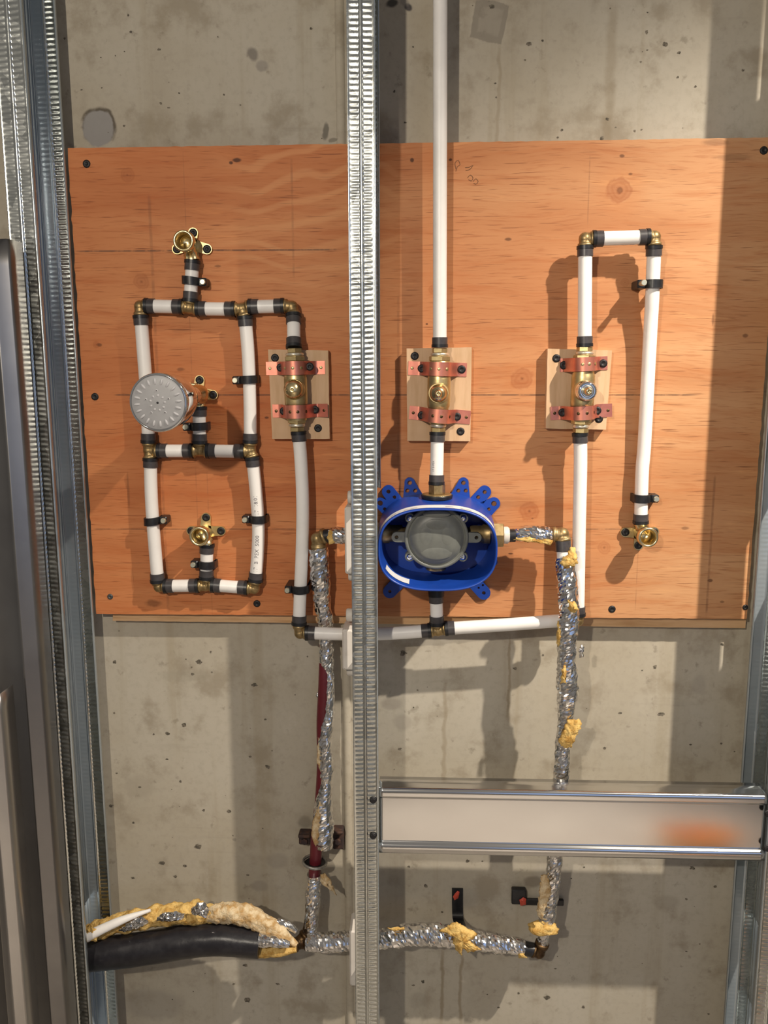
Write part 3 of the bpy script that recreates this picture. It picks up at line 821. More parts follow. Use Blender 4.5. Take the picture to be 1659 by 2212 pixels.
fitting(E_, 'brass elbow mostly hidden behind the foil pipe, under the right valve line', (1247, 1339, V), [(1231, 1339, V - .003), (1248, 1329, V - .002)])

# ------------------------------------------------------------------ black pipe clips
def clip(px, py, Y, label, nail_side, r=PR, tilt=0.0, w=.0095, reach=.0085, long_nail=.0):
    c = P(px, py, Y)
    root = thing('pipe_clip', label, 'pipe clip', (c.x, FRONT, c.z), 'black plastic pipe clips')
    mb = MB(); ro, ri = r + .0030, r + .0003
    sg = nail_side
    pts_o, pts_i = [], []
    depth = FRONT - .0002 - c.y
    for i in range(25):
        a = pi * i / 24
        pts_o.append((cos(a) * ro, -sin(a) * ro)); pts_i.append((cos(a) * ri, -sin(a) * ri))
    poly = [(ro, depth)] + pts_o + [(-ro, depth), (-ri, depth)] + pts_i[::-1] + [(ri, depth)]
    sl = tilt
    def to3(x, y, z): return Vector((c.x + x, c.y + y, c.z + z + x * sl))
    n = len(poly)
    A = [to3(x, y, -w / 2) for x, y in poly]; B = [to3(x, y, w / 2) for x, y in poly]
    fs = [[i, (i + 1) % n, n + (i + 1) % n, n + i] for i in range(n)]
    for i in range(1, 26):
        j = n - 1 - i
        fs += [[i, i + 1, j - 1, j]] if j - 1 > i + 1 else []
        fs += [[n + i + 1, n + i, n + j, n + j - 1]] if j - 1 > i + 1 else []
    mb.add(A + B, fs, False)
    # boss for the nail
    b0 = to3(sg * (ro + .0015), 0, 0)
    xs = sorted((sg * (ro - .001), sg * (ro + reach)))
    zc = (xs[0] + xs[1]) / 2 * sl
    box(mb, c.x + xs[0], c.x + xs[1], c.y - ro * .55, FRONT - .0002, c.z + zc - w / 2, c.z + zc + w / 2, 0, .0012)
    mb.build('clip_band', M['black'], root)
    mb = MB()
    nb = to3(sg * (ro + reach * .55), 0, 0); nb.y = c.y - ro * .55 - .0035 - long_nail
    lathe(mb, nb, (0, 1, 0), [(0, .0028), (.0008, .0034), (.0035, .0034), (.004 + long_nail, .0026)], 16)
    mb.build('clip_nail', M['nail'], root)
    return root
clip(413, 607, N, 'black pipe clip on the short pipe below the top ear elbow', 1, tilt=-.12)
clip(538, 820, N, 'black pipe clip on the loop right side, level with the shower head', -1, tilt=.05)
clip(431, 921, N, 'black pipe clip on the short pipe under the shower head', -1, tilt=.03)
clip(330, 1125, N, 'black pipe clip on the loop left side, lower half', 1, tilt=.10)
clip(558, 1121, N, 'black pipe clip on the bowed pipe with printed date', -1)
clip(447, 1219, N, 'black pipe clip on the short pipe below the lowest ear elbow', -1, tilt=-.06)
clip(649, 1272, V, 'black pipe clip on the long pipe under the left stop valve', -1, reach=.008)
clip(1411, 614, V + .004, 'black pipe clip with a long pale nail near the top right bend', -1, long_nail=.012)
clip(1386, 1076, N, 'black pipe clip on the long right pipe just above the lone ear elbow', 1)

# ------------------------------------------------------------------ drop ear elbows
def drop_ear(label, c, port, ears, face_r=.0122, out=.032, tilt=(0, 0), group='brass ear elbows', key=''):
    """c: pixel of the boss on the board; port: (px, py) where the pipe ring starts; ears: pixels of the screw holes."""
    base = P(c[0], c[1], FRONT)
    root = thing('ear_elbow', label, 'fitting', base, group)
    mb = MB()
    d = Vector((tilt[0], -1, tilt[1])).normalized()
    B = base + Vector((0, -.004, 0))
    prof = [(0, .0085), (.010, .0090), (.016, .0094), (out - .010, face_r), (out - .001, face_r), (out, face_r - .0010), (out, face_r - .0026), (out - .002, face_r - .0034)]
    # threaded bore
    k = 12
    for i in range(k):
        prof.append((out - .003 - i * .0014, face_r - .0034 - (.0006 if i % 2 else 0.0)))
    prof += [(out - .0215, .004), (out - .0215, .0002)]
    lathe(mb, B, d, prof, 32)
    pc = P(port[0], port[1], N)
    core = B + d * .011
    core = Vector((core.x, pc.y, core.z))
    lathe(mb, core, pc - core, [(0, .0074), ((pc - core).length * .55, .0074), ((pc - core).length * .6, .0088), ((pc - core).length, .0088)], 22)
    for ex, ey in ears:
        e = P(ex, ey, FRONT - .004)
        v = Vector((e.x - base.x, 0, e.z - base.z)); L = v.length; v.normalize()
        s = Vector((-v.z, 0, v.x))
        pts = [(-.0, .0085), (L * .6, .0062)] + [(L + .0060 * cos(a), .0060 * sin(a)) for a in [pi / 2 - pi * i / 10 for i in range(11)]] + [(L * .6, -.0062), (0, -.0085)]
        plate(mb, [(u, w_) for u, w_ in pts], [circle(L, 0, .0030, 12)], lambda u, w_: Vector((base.x, FRONT - .0042, base.z)) + v * u + s * w_, (0, .0040, 0), 1)
    mb.build('elbow_body', [M['brass'], M['brass_nut']], root)
    for ex, ey in ears:
        e = P(ex, ey, FRONT - .0048)
        screw_geo(MB(), e, (0, -1, 0), .0050).build('ear_screw', M['screw'], root)
    return root, B, d
drop_ear('brass ear elbow at the top of the left loop, open end facing out', (413, 529), (416, 563), [(417, 503), (447, 538), (382, 538)])
_r2 = drop_ear('brass ear elbow in the middle of the loop carrying the test shower head', (430, 848), (430, 879), [(431, 821), (460, 853), (398, 853)], out=.026)
drop_ear('brass ear elbow in the lower part of the left loop, open end facing out', (445, 1147), (447, 1177), [(445, 1118), (477, 1147), (413, 1147)])
drop_ear('lone brass ear elbow at the end of the long right pipe', (1382, 1150), (1384, 1130), [(1351, 1150), (1413, 1149), (1379, 1178)], tilt=(.05, .02))

# ------------------------------------------------------------------ shower head
def shower_head():
    a = P(430, 852, FRONT - .028); b = P(341, 870, -.208)
    d = (b - a); Lh = d.length; d.normalize()
    root = thing('shower_head', 'chrome test shower head with grey spray face screwed into the left loop', 'shower head', a)
    s = (b.y - CAM.y) / FPX
    R = 63.0 * s / 1.01
    mb = MB()
    lathe(mb, a, d, [(-.006, .0095), (-.002, .0116), (.006, .0124), (.013, .0112), (.018, .0090), (.022, .0085)], 28)
    mb.build('brass_nipple', M['brass'], root)
    mb = MB()
    prof = [(.020, .0085), (.024, .0105), (.034, .0105), (Lh * .25, .0098), (Lh * .31, .0118), (Lh * .40, .0160), (Lh * .50, .0205), (Lh * .62, .0250), (Lh * .74, R * .96), (Lh * .84, R * 1.0), (Lh * .92, R * 1.02), (Lh * .955, R * 1.03), (Lh * .985, R * 1.03), (Lh, R * .995), (Lh * .998, R * .955)]
    lathe(mb, a, d, prof, 64, capb=False)
    mb.build('shower_body', M['chrome'], root)
    mb = MB()
    lathe(mb, a, d, [(Lh * .985, R * .965), (Lh * .995, R * .955), (Lh * 1.0, R * .90), (Lh * 1.006, R * .6), (Lh * 1.008, .0003)], 64)
    face = mb.build('spray_face', M['spray'], root)
    u = Vector((1, 0, 0)); u = (u - d * u.dot(d)).normalized(); w = u.cross(d)
    if w.z < 0: w = -w
    def nub(ang, rad, ln, wd, h, m, nm):
        c = a + d * (Lh * (1.001 + .004 * (1 - rad / R))) + (u * cos(ang) + w * sin(ang)) * rad
        rv = (u * cos(ang) + w * sin(ang)); tv = d.cross(rv)
        k = MB(); vs_, fs = [], []
        for i in range(5):
            th = (pi / 2) * i / 4
            for j in range(12):
                b_ = 2 * pi * j / 12
                vs_.append(c + rv * (ln * cos(b_) * cos(th)) + tv * (wd * sin(b_) * cos(th)) + d * (h * sin(th)))
        for i in range(4):
            for j in range(12):
                fs.append([i * 12 + j, i * 12 + (j + 1) % 12, (i + 1) * 12 + (j + 1) % 12, (i + 1) * 12 + j])
        k.add(vs_, fs, True)
        return k.build(nm, M[m], face)
    for i in range(20):
        nub(2 * pi * (i + .25) / 20, R * .735, .0036, .0014, .0016, 'nozzle', 'spray_nozzle')
    for i in range(9):
        nub(2 * pi * (i + .1) / 9, R * .255, .0016, .0013, .0012, 'nozzle', 'spray_nozzle')
    for i in range(5):
        nub(2 * pi * (i + .27) / 5, R * .42, .0016, .0014, .0012, 'nozzle', 'spray_nozzle')
        nub(2 * pi * (i + .27) / 5, R * .42, .0007, .0007, .0020, 'screw', 'nozzle_hole')
    nub(0, .0001, .0013, .0013, .0012, 'screw', 'centre_screw')
shower_head()

# ------------------------------------------------------------------ stop valves on their blocks
BT = .012
def valve_set(where, corners, cx_top, cx_bot, y_rows, stem_px, strap_a, strap_b, bscrews, silver=False):
    c = [P(x, y, FRONT - BT) for x, y in corners]
    mb = MB()
    out = []
    for a, b in zip(c, c[1:] + c[:1]):
        for i in range(12):
            p = a.lerp(b, i / 12); j = .0003 * noise.noise(p * 300)
            out.append(p + Vector((j, 0, j)))
    extrude(mb, out, (0, BT - .0001, 0))
    tag(mb.build('plywood_block', M['block'], origin=sum(c, Vector()) / 4), 'small pale plywood block under the %s stop valve' % where, 'wood block', 'pale blocks behind the stop valves')
    for i, (x, y) in enumerate(bscrews):
        wood_screw(x, y, FRONT - BT, 'black screw in the %s corner of the %s valve block' % (('upper left', 'lower right')[i], where), .0049, group='screws in the valve blocks')
    # the valve
    yt, yb = y_rows
    A, B = P(cx_top, yt, V), P(cx_bot, yb, V)
    ax = (B - A); L = ax.length; ax.normalize()
    root = thing('stop_valve', {'left': 'brass stop valve with domed brass cap beside the pipe loop', 'middle': 'brass stop valve with brass stem under the tall riser', 'right': 'brass stop valve with silver collar under the right pipe bend'}[where], 'valve', A, 'brass stop valves')
    mb = MB()
    lathe(mb, A, ax, [(L * .155, .0120), (L * .17, .0128), (L * .30, .0124), (L * .33, .0134), (L * .38, .0138), (L * .64, .0138), (L * .69, .0132), (L * .72, .0118), (L * .80, .0128), (L * .865, .0118)], 28)
    st = P(stem_px[0], stem_px[1], V - .026)
    sc = A + ax * (ax.dot(Vector((st.x, V, st.z)) - A))
    lathe(mb, sc, Vector((st.x, V - .026, st.z)) - sc, [(0, .0124), (.013, .0124), (.0145, .0116)], 28)
    mb.build('valve_body', M['brass_nut'], root)
    for k, (s0, h, r, nm) in enumerate(((0, L * .055, .0092, 'hex_nut'), (L * .095, L * .06, .0128, 'hex_nut'), (L * .945, L * .055, .0092, 'hex_nut'), (L * .855, L * .045, .0118, 'hex_nut'))):
        m_ = MB(); hexnut(m_, A + ax * s0, ax, h, r, rot=.3); m_.build(nm, M['brass_nut'], root)
    for s0, h, r in ((L * .056, L * .036, .0108), (L * .903, L * .038, .0098)):
        m_ = MB(); lathe(m_, A + ax * s0, ax, [(0, r * .9), (h * .3, r), (h * .7, r), (h, r * .9)], 28); m_.build('union_ring', M['pale_brass'], root)
    mb = MB()
    dirn = (Vector((st.x, V - .026, st.z)) - sc).normalized()
    S = sc + dirn * .0140
    if silver:
        lathe(mb, S, dirn, [(0, .0118), (.004, .0118), (.005, .0108), (.007, .0112), (.011, .0112), (.013, .0098), (.0135, .0070), (.0125, .0062)], 32)
        mb.build('stem_collar', M['chrome'], root)
        mb = MB()
        lathe(mb, S, dirn, [(.006, .0058), (.014, .0056), (.0165, .0045), (.0215, .0036), (.022, .0028), (.022, .0015), (.020, .0012), (.020, .0001)], 24)
        mb.build('valve_stem', M['brass'], root)
    else:
        big = where == 'left'
        r0 = .0112 if big else .0105
    if not silver and where == 'left':
        lathe(mb, S, dirn, [(0, r0), (.002, r0 * 1.02), (.0028, r0 * .97), (.0040, r0 * .98), (.0050, r0 * .93), (.0062, r0 * .93), (.0085, r0 * .82), (.0105, r0 * .66), (.0120, r0 * .46), (.0128, r0 * .24), (.0130, .0012), (.0110, .0011), (.0110, .0001)], 36)
        mb.build('valve_cap', M['brass'], root)
    elif not silver:
        lathe(mb, S, dirn, [(0, r0), (.002, r0), (.003, r0 * .93), (.005, r0 * .95), (.0062, r0 * .86), (.008, r0 * .88), (.0105, r0 * .74), (.0125, r0 * .56), (.0132, r0 * .40), (.018, r0 * .34), (.0195, r0 * .26), (.0195, r0 * .14), (.0175, r0 * .12), (.0175, .0001)], 32)
        mb.build('valve_stem', M['brass'], root)
    # copper straps
    for i, (cl, cr, wpx, hs, pos) in enumerate((strap_a, strap_b)):
        a, b = P(cl[0], cl[1], FRONT - BT), P(cr[0], cr[1], FRONT - BT)
        s = PX(cl[0] + 1, cl[1], FRONT - BT) - a.x
        wid = wpx * s * .5
        u = (b - a); W = u.length; u.normalize(); vv = Vector((-u.z, 0, u.x))
        mid = (sc if False else A + ax * (ax.dot(a.lerp(b, .5) - A)))
        um = (Vector((mid.x, a.y, mid.z)) - a).dot(u)
        rr = .0150
        tt = -(V - (FRONT - BT))
        prof = []
        for k in range(61):
            uu = W * k / 60
            dx = abs(uu - um)
            if dx < rr: h = tt + sqrt(max(0, rr * rr - dx * dx)) * .98
            elif dx < rr + .007: h = tt * (1 - (dx - rr) / .007) ** 1.6
            else: h = 0.0
            prof.append((uu, max(h, 0.0) + .0006))
        # the bend over the collar is limited to a rounded hump
        sm = [(u_, sum(prof[max(0, min(60, j + q))][1] for q in (-2, -1, 0, 1, 2)) / 5) for j, (u_, h_) in enumerate(prof)]
        if pos == 'lift':
            sm = [(u_, h_ + max(0, (u_ - W * .80)) * .35) for u_, h_ in sm]
        o = thing('copper_strap', 'perforated copper strap over the %s of the %s stop valve' % (('upper end', 'lower end')[i], where), 'strap', a.lerp(b, .5), 'copper straps on the valves')
        mb = MB()
        rows = [[a + u * u_ + vv * (wid * q) + Vector((0, -h_, 0)) for q in (-1, -.5, 0, .5, 1)] for u_, h_ in sm]
        fs_rows = rows
        # punched holes: leave out cells near each hole centre is too coarse, so each hole is a thin disc in a second colour
        for off in (.0004, -.0004):
            grid(mb, [[p + Vector((0, off, 0)) for p in r] for r in fs_rows], 0, True)
        for q in (0, -1):
            grid(mb, [[r[q] + Vector((0, off, 0)) for off in (.0004, -.0004)] for r in fs_rows], 0, False)
            grid(mb, [[p + Vector((0, off, 0)) for off in (.0004, -.0004)] for p in fs_rows[q]], 0, False)
        def on(uu):
            k = min(60, max(0, int(round(uu / W * 60))))
            return a + u * uu + Vector((0, -sm[k][1] - .0005, 0)), k
        hm = mb
        for f in (.075, .385, .52, .655, .925):
            p, k = on(W * f)
            k0, k1 = max(0, k - 1), min(60, k + 1)
            du = (rows[k1][2] - rows[k0][2]).normalized(); nrm = du.cross(vv)
            if nrm.y > 0: nrm = -nrm
            lathe(hm, rows[k][2] + nrm * .00052, nrm, [(0, .0019), (.00005, .00185), (.00006, .0002)], 14, 1)
        hm.build('strap_band', [M['copper'], M['brass_nut'] if i == 0 else M['dark_brass']], o)
        for xs_, ys_ in hs:
            q = P(xs_, ys_, FRONT - BT)
            k = min(60, max(0, int(round((q - a).dot(u) / W * 60))))
            q2 = P(xs_, ys_, FRONT - BT - sm[k][1] - .0012)
            screw_geo(MB(), q2, (0, -1, 0), .0050).build('strap_screw', M['screw'], o)
valve_set('left', [(579, 755), (709, 757), (712, 948), (588, 948)], 636, 642, (752, 932), (631, 842),
          ((575, 796), (702, 794), 28, [(606, 794), (669, 792)], ''), ((589, 888), (709, 886), 28, [(613, 888), (680, 885)], 'lift'), [(594, 773), (687, 925)])
valve_set('middle', [(878, 753), (1019, 750), (1016, 953), (880, 952)], 950, 946, (752, 933), (947, 850),
          ((882, 795), (1008, 799), 29, [(911, 796), (997, 798)], ''), ((884, 891), (1016, 902), 29, [(911, 897), (987, 900)], ''), [(896, 769), (995, 932)])
valve_set('right', [(1183, 753), (1322, 757), (1309, 928), (1179, 926)], 1263, 1254, (749, 935), (1269, 845),
          ((1209, 789), (1312, 784), 29, [(1218, 789), (1303, 785)], ''), ((1189, 893), (1322, 886), 29, [(1215, 891), (1290, 887)], ''), [(1202, 774), (1294, 905)], True)

# ------------------------------------------------------------------ blue valve box
BOXF = -.106
def sup(t, n=2.6):
    c, s = cos(t), sin(t)
    return (math.copysign(abs(c) ** (2 / n), c), math.copysign(abs(s) ** (2 / n), s))
def valve_box():
    fc = P(945, 1189, BOXF)
    sx = PX(946, 1189, BOXF) - fc.x
    a, b = 130 * sx, 92 * sx
    root = thing('valve_box', 'blue plastic shower valve box in the middle of the plywood with grey cover inside', 'valve box', (fc.x, FRONT, fc.z))
    n = 96
    def ring(y, ka, kb, dz=0.0):
        return [Vector((fc.x + a * ka * sup(2 * pi * i / n)[0], y, fc.z + dz + b * kb * sup(2 * pi * i / n)[1])) for i in range(n)]
    yb = FRONT - .004
    k = .955
    SH = [(BOXF + .003, 1.0, 1.0), (BOXF + .012, 1.004, 1.012), (BOXF + .026, 1.014, 1.045), (BOXF + .048, 1.034, 1.10), (yb, 1.045, 1.13)]
    def shell(y):
        for (y0, a0, b0), (y1, a1, b1) in zip(SH, SH[1:]):
            if y <= y1: return a0 + (a1 - a0) * (y - y0) / (y1 - y0), b0 + (b1 - b0) * (y - y0) / (y1 - y0)
        return SH[-1][1:]
    rings = [ring(*q) for q in SH[:0:-1]] + [ ring(BOXF + .003, 1.0, 1.0), ring(BOXF, .992, .99), ring(BOXF, .968, .955), ring(BOXF + .003, .958, .945),
             ring(BOXF + .030, .945, .93), ring(FRONT - .010, .92, .90)]
    mb = MB(); vs_ = sum(rings, []); fs = []
    for i in range(len(rings) - 1):
        for j in range(n):
            j2 = (j + 1) % n
            fs.append([i * n + j, i * n + j2, (i + 1) * n + j2, (i + 1) * n + j])
    mb.add(vs_, fs, True)
    mb.add(rings[-1], [list(range(n))], False)
    mb.add(rings[0], [list(range(n))[::-1]], False)
    mb.build('box_shell', M['blue'], root, fix=False)
    # mounting ears: outline and holes in pixels on the rear plane
    def ear(out, holes):
        Y = FRONT - .0045
        m_ = MB()
        plate(m_, out, holes, lambda u_, v_: P(u_, v_, Y), (0, .0035, 0))
        m_.build('mounting_ear', M['blue'], root)
    def finger(tip, base, r, rb, hole=5, extra=()):
        tx, ty = tip; bx, by = base; d = atan2(ty - by, tx - bx)
        pts = [(bx + rb * cos(d - pi / 2), by + rb * sin(d - pi / 2))]
        pts += [(tx + r * cos(d + q), ty + r * sin(d + q)) for q in [-pi / 2 + pi * i / 14 for i in range(15)]]
        pts += [(bx + rb * cos(d + pi / 2), by + rb * sin(d + pi / 2))]
        ear(pts, [circle(tx, ty, hole, 14)] + [circle(x, y, q, 10) for x, y, q in extra])
    finger((885, 1043), (896, 1092), 11.5, 28, 5, ((880, 1060, 4.5), (897, 1060, 4.5)))
    finger((1001, 1043), (990, 1092), 11.5, 28, 5, ((990, 1060, 4.5), (1006, 1060, 4.5)))
    finger((839, 1062), (868, 1100), 14, 15, 4.5, ((852, 1074, 4),))
    finger((1047, 1063), (1014, 1100), 14, 15, 4.5, ((1033, 1074, 4.5),))
    finger((1067, 1088), (1032, 1112), 13.5, 24, 6, ((1056, 1100, 4),))
    finger((821, 1087), (852, 1108), 12, 20, 6, ((831, 1100, 4),))
    finger((842, 1278), (872, 1246), 14.5, 15, 3.6)
    finger((1045, 1281), (1014, 1246), 14.5, 15, 4, ((1043, 1264, 2.5), (1034, 1270, 2.5)))
    finger((1066, 1214), (1048, 1212), 9, 16, 3)
    # sticker over the top lip and a sticker inside
    def strip(y0, y1, t0, t1, ko, name, inner=False, m='sticker'):
        rows = []
        for i in range(49):
            t = t0 + (t1 - t0) * i / 48
            ux, uz = sup(t)
            row = []
            for q in (0, .33, .66, 1):
                y = y0 + (y1 - y0) * q
                if inner:
                    f = (y - BOXF) / (FRONT - .010 - BOXF)
                    ka, kb = .958 - .03 * f - .008, .945 - .04 * f - .010
                else:
                    ka, kb = shell(y); ka += .004; kb += .006
                row.append(Vector((fc.x + a * ka * ux, y, fc.z + b * kb * uz)))
            rows.append(row)
        m_ = MB(); grid(m_, rows, 0, True)
        return m_.build(name, M[m], root)
    st = strip(BOXF + .0035, BOXF + .0175, radians(24), radians(158), 1, 'lip_sticker')
    for (q0, q1, y0) in ((62, 74, .0068), (80, 86, .0090), (104, 118, .0066), (40, 46, .0078), (128, 136, .0084)):
        rows = []
        for i in range(9):
            ux, uz = sup(radians(q0 + (q1 - q0) * i / 8))
            rows.append([Vector((fc.x + a * (shell(BOXF + y0 + q * .0012)[0] + .006) * ux, BOXF + y0 + q * .0012, fc.z + b * (shell(BOXF + y0 + q * .0012)[1] + .009) * uz)) for q in (0, 1)])
        m_ = MB(); grid(m_, rows, 0, True); m_.build('sticker_print', M['ink'], st)
    strip(BOXF + .010, BOXF + .030, radians(206), radians(246), 1, 'inner_sticker', True)
    # grey cover
    CY = -.088
    cc = P(943, 1164, CY); s = PX(944, 1164, CY) - cc.x
    m_ = MB(); R = 70 * s
    lathe(m_, Vector((cc.x, CY + .040, cc.z)), (0, -1, 0), [(0, R * .86), (.022, R * .88), (.024, R), (.033, R), (.0345, R * .985), (.0345, R * .90), (.0325, R * .885), (.0325, R * .86), (.036, R * .80), (.0385, R * .60), (.039, .0003)], 72)
    lx = R * 1.0
    for sg in (-1, 1):
        o0 = [(sg * (R * .9), -11 * s), (sg * (R * .9), 11 * s)]
        cxr = R + 17 * s
        pts = [(sg * R * .9, -11 * s)] + [(sg * (cxr + 11 * s * cos(q)), 11 * s * sin(q)) for q in [-pi / 2 + pi * i / 12 for i in range(13)]] + [(sg * R * .9, 11 * s)]
        plate(m_, pts, [circle(sg * cxr, 0, 4.2 * s, 12)], lambda u_, v_: Vector((cc.x + u_, CY + .008, cc.z + v_)), (0, .006, 0))
    for sx_, sz_ in ((-1, 1), (1, 1), (-1, -1), (1, -1)):
        p = Vector((cc.x + sx_ * 58 * s, CY + .016, cc.z + sz_ * 43 * s))
        lathe(m_, p, (0, -1, 0), [(0, 11 * s), (.008, 11 * s), (.0085, 10 * s)], 18)
    cover = m_.build('valve_cover', M['grey_cap'], root)
    # raised lens shapes on the cover
    m_ = MB()
    for cxp, czp, rx, rz in ((-22, 4, 17, 24), (22, 4, 17, 24), (0, -32, 34, 16), (0, 30, 26, 14), (0, 54, 30, 8)):
        ctr = Vector((cc.x + cxp * s, CY + .0022, cc.z + czp * s)); vs_, fs = [], []
        for i in range(6):
            th = (pi / 2) * i / 5
            for j in range(24):
                q = 2 * pi * j / 24
                vs_.append(ctr + Vector((rx * s * cos(q) * cos(th), -.0013 * sin(th) - .0001, rz * s * sin(q) * cos(th))))
        for i in range(5):
            for j in range(24):
                fs.append([i * 24 + j, i * 24 + (j + 1) % 24, (i + 1) * 24 + (j + 1) % 24, (i + 1) * 24 + j])
        m_.add(vs_, fs, True)
    m_.build('cover_relief', M['grey_cap'], cover)
    for sx_, sz_ in ((-1, 1), (1, 1), (-1, -1), (1, -1)):
        p = Vector((cc.x + sx_ * 58 * s, CY + .0080, cc.z + sz_ * 43 * s))
        m_ = MB(); lathe(m_, p, (0, -1, 0), [(0, 7.5 * s), (.001, 7.5 * s), (.0028, 5.6 * s), (.0036, 2.5 * s), (.0037, .0002)], 20)
        m_.build('cover_screw', M['chrome'], cover)
    # brass body behind the cover and its four outlets
    m_ = MB(); yc = -.056
    lathe(m_, (cc.x, FRONT - .012, cc.z), (0, -1, 0), [(0, R * .62), (CY + .040 - FRONT + .012 if False else .034, R * .62)], 40)
    for dx, dz in ((-1, 0), (1, 0), (0, -1), (0, 1)):
        L_ = (a * .93) if dx else (b * .90)
        lathe(m_, (cc.x, yc, cc.z), (dx, 0, dz), [(0, 15 * s), (L_ * .62, 15 * s), (L_ * .64, 19 * s), (L_ * .86, 19 * s), (L_ * .88, 22 * s), (L_, 22 * s)], 26)
    m_.build('brass_body', M['brass_dull'], root)
    # outlets outside the box
    top = P(944, 1058, V - .003); zt = fc.z + b * 1.12
    ctop = Vector((top.x, V - .003, zt - .002))
    m_ = MB(); lathe(m_, ctop, (0, 0, 1), [(0, .0185), (.0030, .0190), (.0044, .0190), (.0050, .0175)], 36); m_.build('outlet_gasket', M['black'], root)
    m_ = MB(); lathe(m_, ctop + Vector((0, 0, .0046)), (0, 0, 1), [(0, .0178), (.0008, .0178), (.0012, .0160)], 36)
    hz = PZ(943, 1046, V - .003)
    hexnut(m_, ctop + Vector((0, 0, .0055)), (0, 0, 1), max(.004, hz - ctop.z - .0055), .0100, rot=.15)
    m_.build('outlet_nut', M['brass_dull'], root)
    zb = fc.z - b * 1.10; bot = P(942, 1282, V - .003)
    m_ = MB(); lathe(m_, (bot.x, V - .003, zb + .004), (0, 0, -1), [(0, .010), (max(.003, zb + .004 - bot.z), .010)], 24); m_.build('outlet_stub', M['black'], root)
    zr = PZ(1078, 1156, -.060); xr = fc.x + a * 1.0
    xn = PX(1087, 1156, -.060)
    m_ = MB(); hexnut(m_, (xr - .003, -.060, zr), (1, 0, 0), xn - xr + .003, 29 * s * 1.02, rot=.35); m_.build('side_nut', M['brass_dull'], root)
    xw = PX(1100, 1156, -.060)
    m_ = MB(); lathe(m_, (xn, -.060, zr), (1, 0, 0), [(0, 19 * s), (xw - xn - .002, 19 * s), (xw - xn, 16 * s)], 28); m_.build('side_seal', M['white'], root)
    xl = fc.x - a * 1.0
    m_ = MB(); hexnut(m_, (xl + .003, -.060, zr), (-1, 0, 0), .010, 27 * s, rot=.35); m_.build('side_nut', M['brass_dull'], root)
valve_box()

# ------------------------------------------------------------------ foil wrapped pipes
def crumple(path, rad, seed, amp=.16, n=30):
    """Radius noise of wrinkled foil."""
    def fn(i, a, p, o):
        q = (p + o * .010) * 1.0
        r = rad[i] if isinstance(rad, (list, tuple)) else rad
        v = noise.noise(Vector((q.x * 120 + seed, q.y * 120, q.z * 120))) * .55 + noise.noise(Vector((q.x * 300, q.y * 300 + seed, q.z * 300))) * .55 + abs(noise.noise(Vector((q.x * 60, q.y * 60 - seed, q.z * 60)))) * .7
        return r * amp * v
    return fn
def radii(path, ctrl):
    L = lengths(path); T = L[-1]; out = []
    for l in L:
        f = l / T
        for (f0, r0), (f1, r1) in zip(ctrl, ctrl[1:]):
            if f <= f1 + 1e-9:
                out.append(r0 + (r1 - r0) * (f - f0) / max(1e-9, f1 - f0)); break
        else: out.append(ctrl[-1][1])
    return out
def foil_tube(mb, pts, ctrl, seed, amp=.22, n=26, step=.0022):
    path = spline([P(*p) for p in pts], step); rad = radii(path, ctrl)
    # jitter the rings so that the creases do not line up
    jp = [p + Vector((noise.noise(p * 90 + Vector((seed, 0, 0))), noise.noise(p * 90 + Vector((0, seed, 0))), 0)) * .0009 for p in path]
    tube(mb, jp, rad, n, True, 0, False, crumple(jp, rad, seed, amp))
    return path
def clump(mb, c, size, seed, n=22, amp=.45, freq=1.6, rot=None):
    """Torn lump of wool."""
    vs_, fs = [], []; m_ = n // 2
    for i in range(m_ + 1):
        th = pi * i / m_
        for k in range(n):
            q = 2 * pi * k / n
            d = Vector((sin(th) * cos(q), sin(th) * sin(q), cos(th)))
            e = 1 + amp * noise.noise(d * freq + Vector((seed, 0, 0))) + amp * .5 * noise.noise(d * freq * 3.1 + Vector((0, seed, 0))) + amp * .25 * noise.noise(d * freq * 8 + Vector((0, 0, seed)))
            p = Vector((d.x * size[0], d.y * size[1], d.z * size[2])) * e
            if rot is not None: p = Matrix.Rotation(rot, 3, 'Y') @ p
            vs_.append(c + p)
    for i in range(m_):
        for k in range(n):
            k2 = (k + 1) % n
            fs.append([i * n + k, (i + 1) * n + k, (i + 1) * n + k2, i * n + k2])
    mb.add(vs_, fs, True)
    return mb
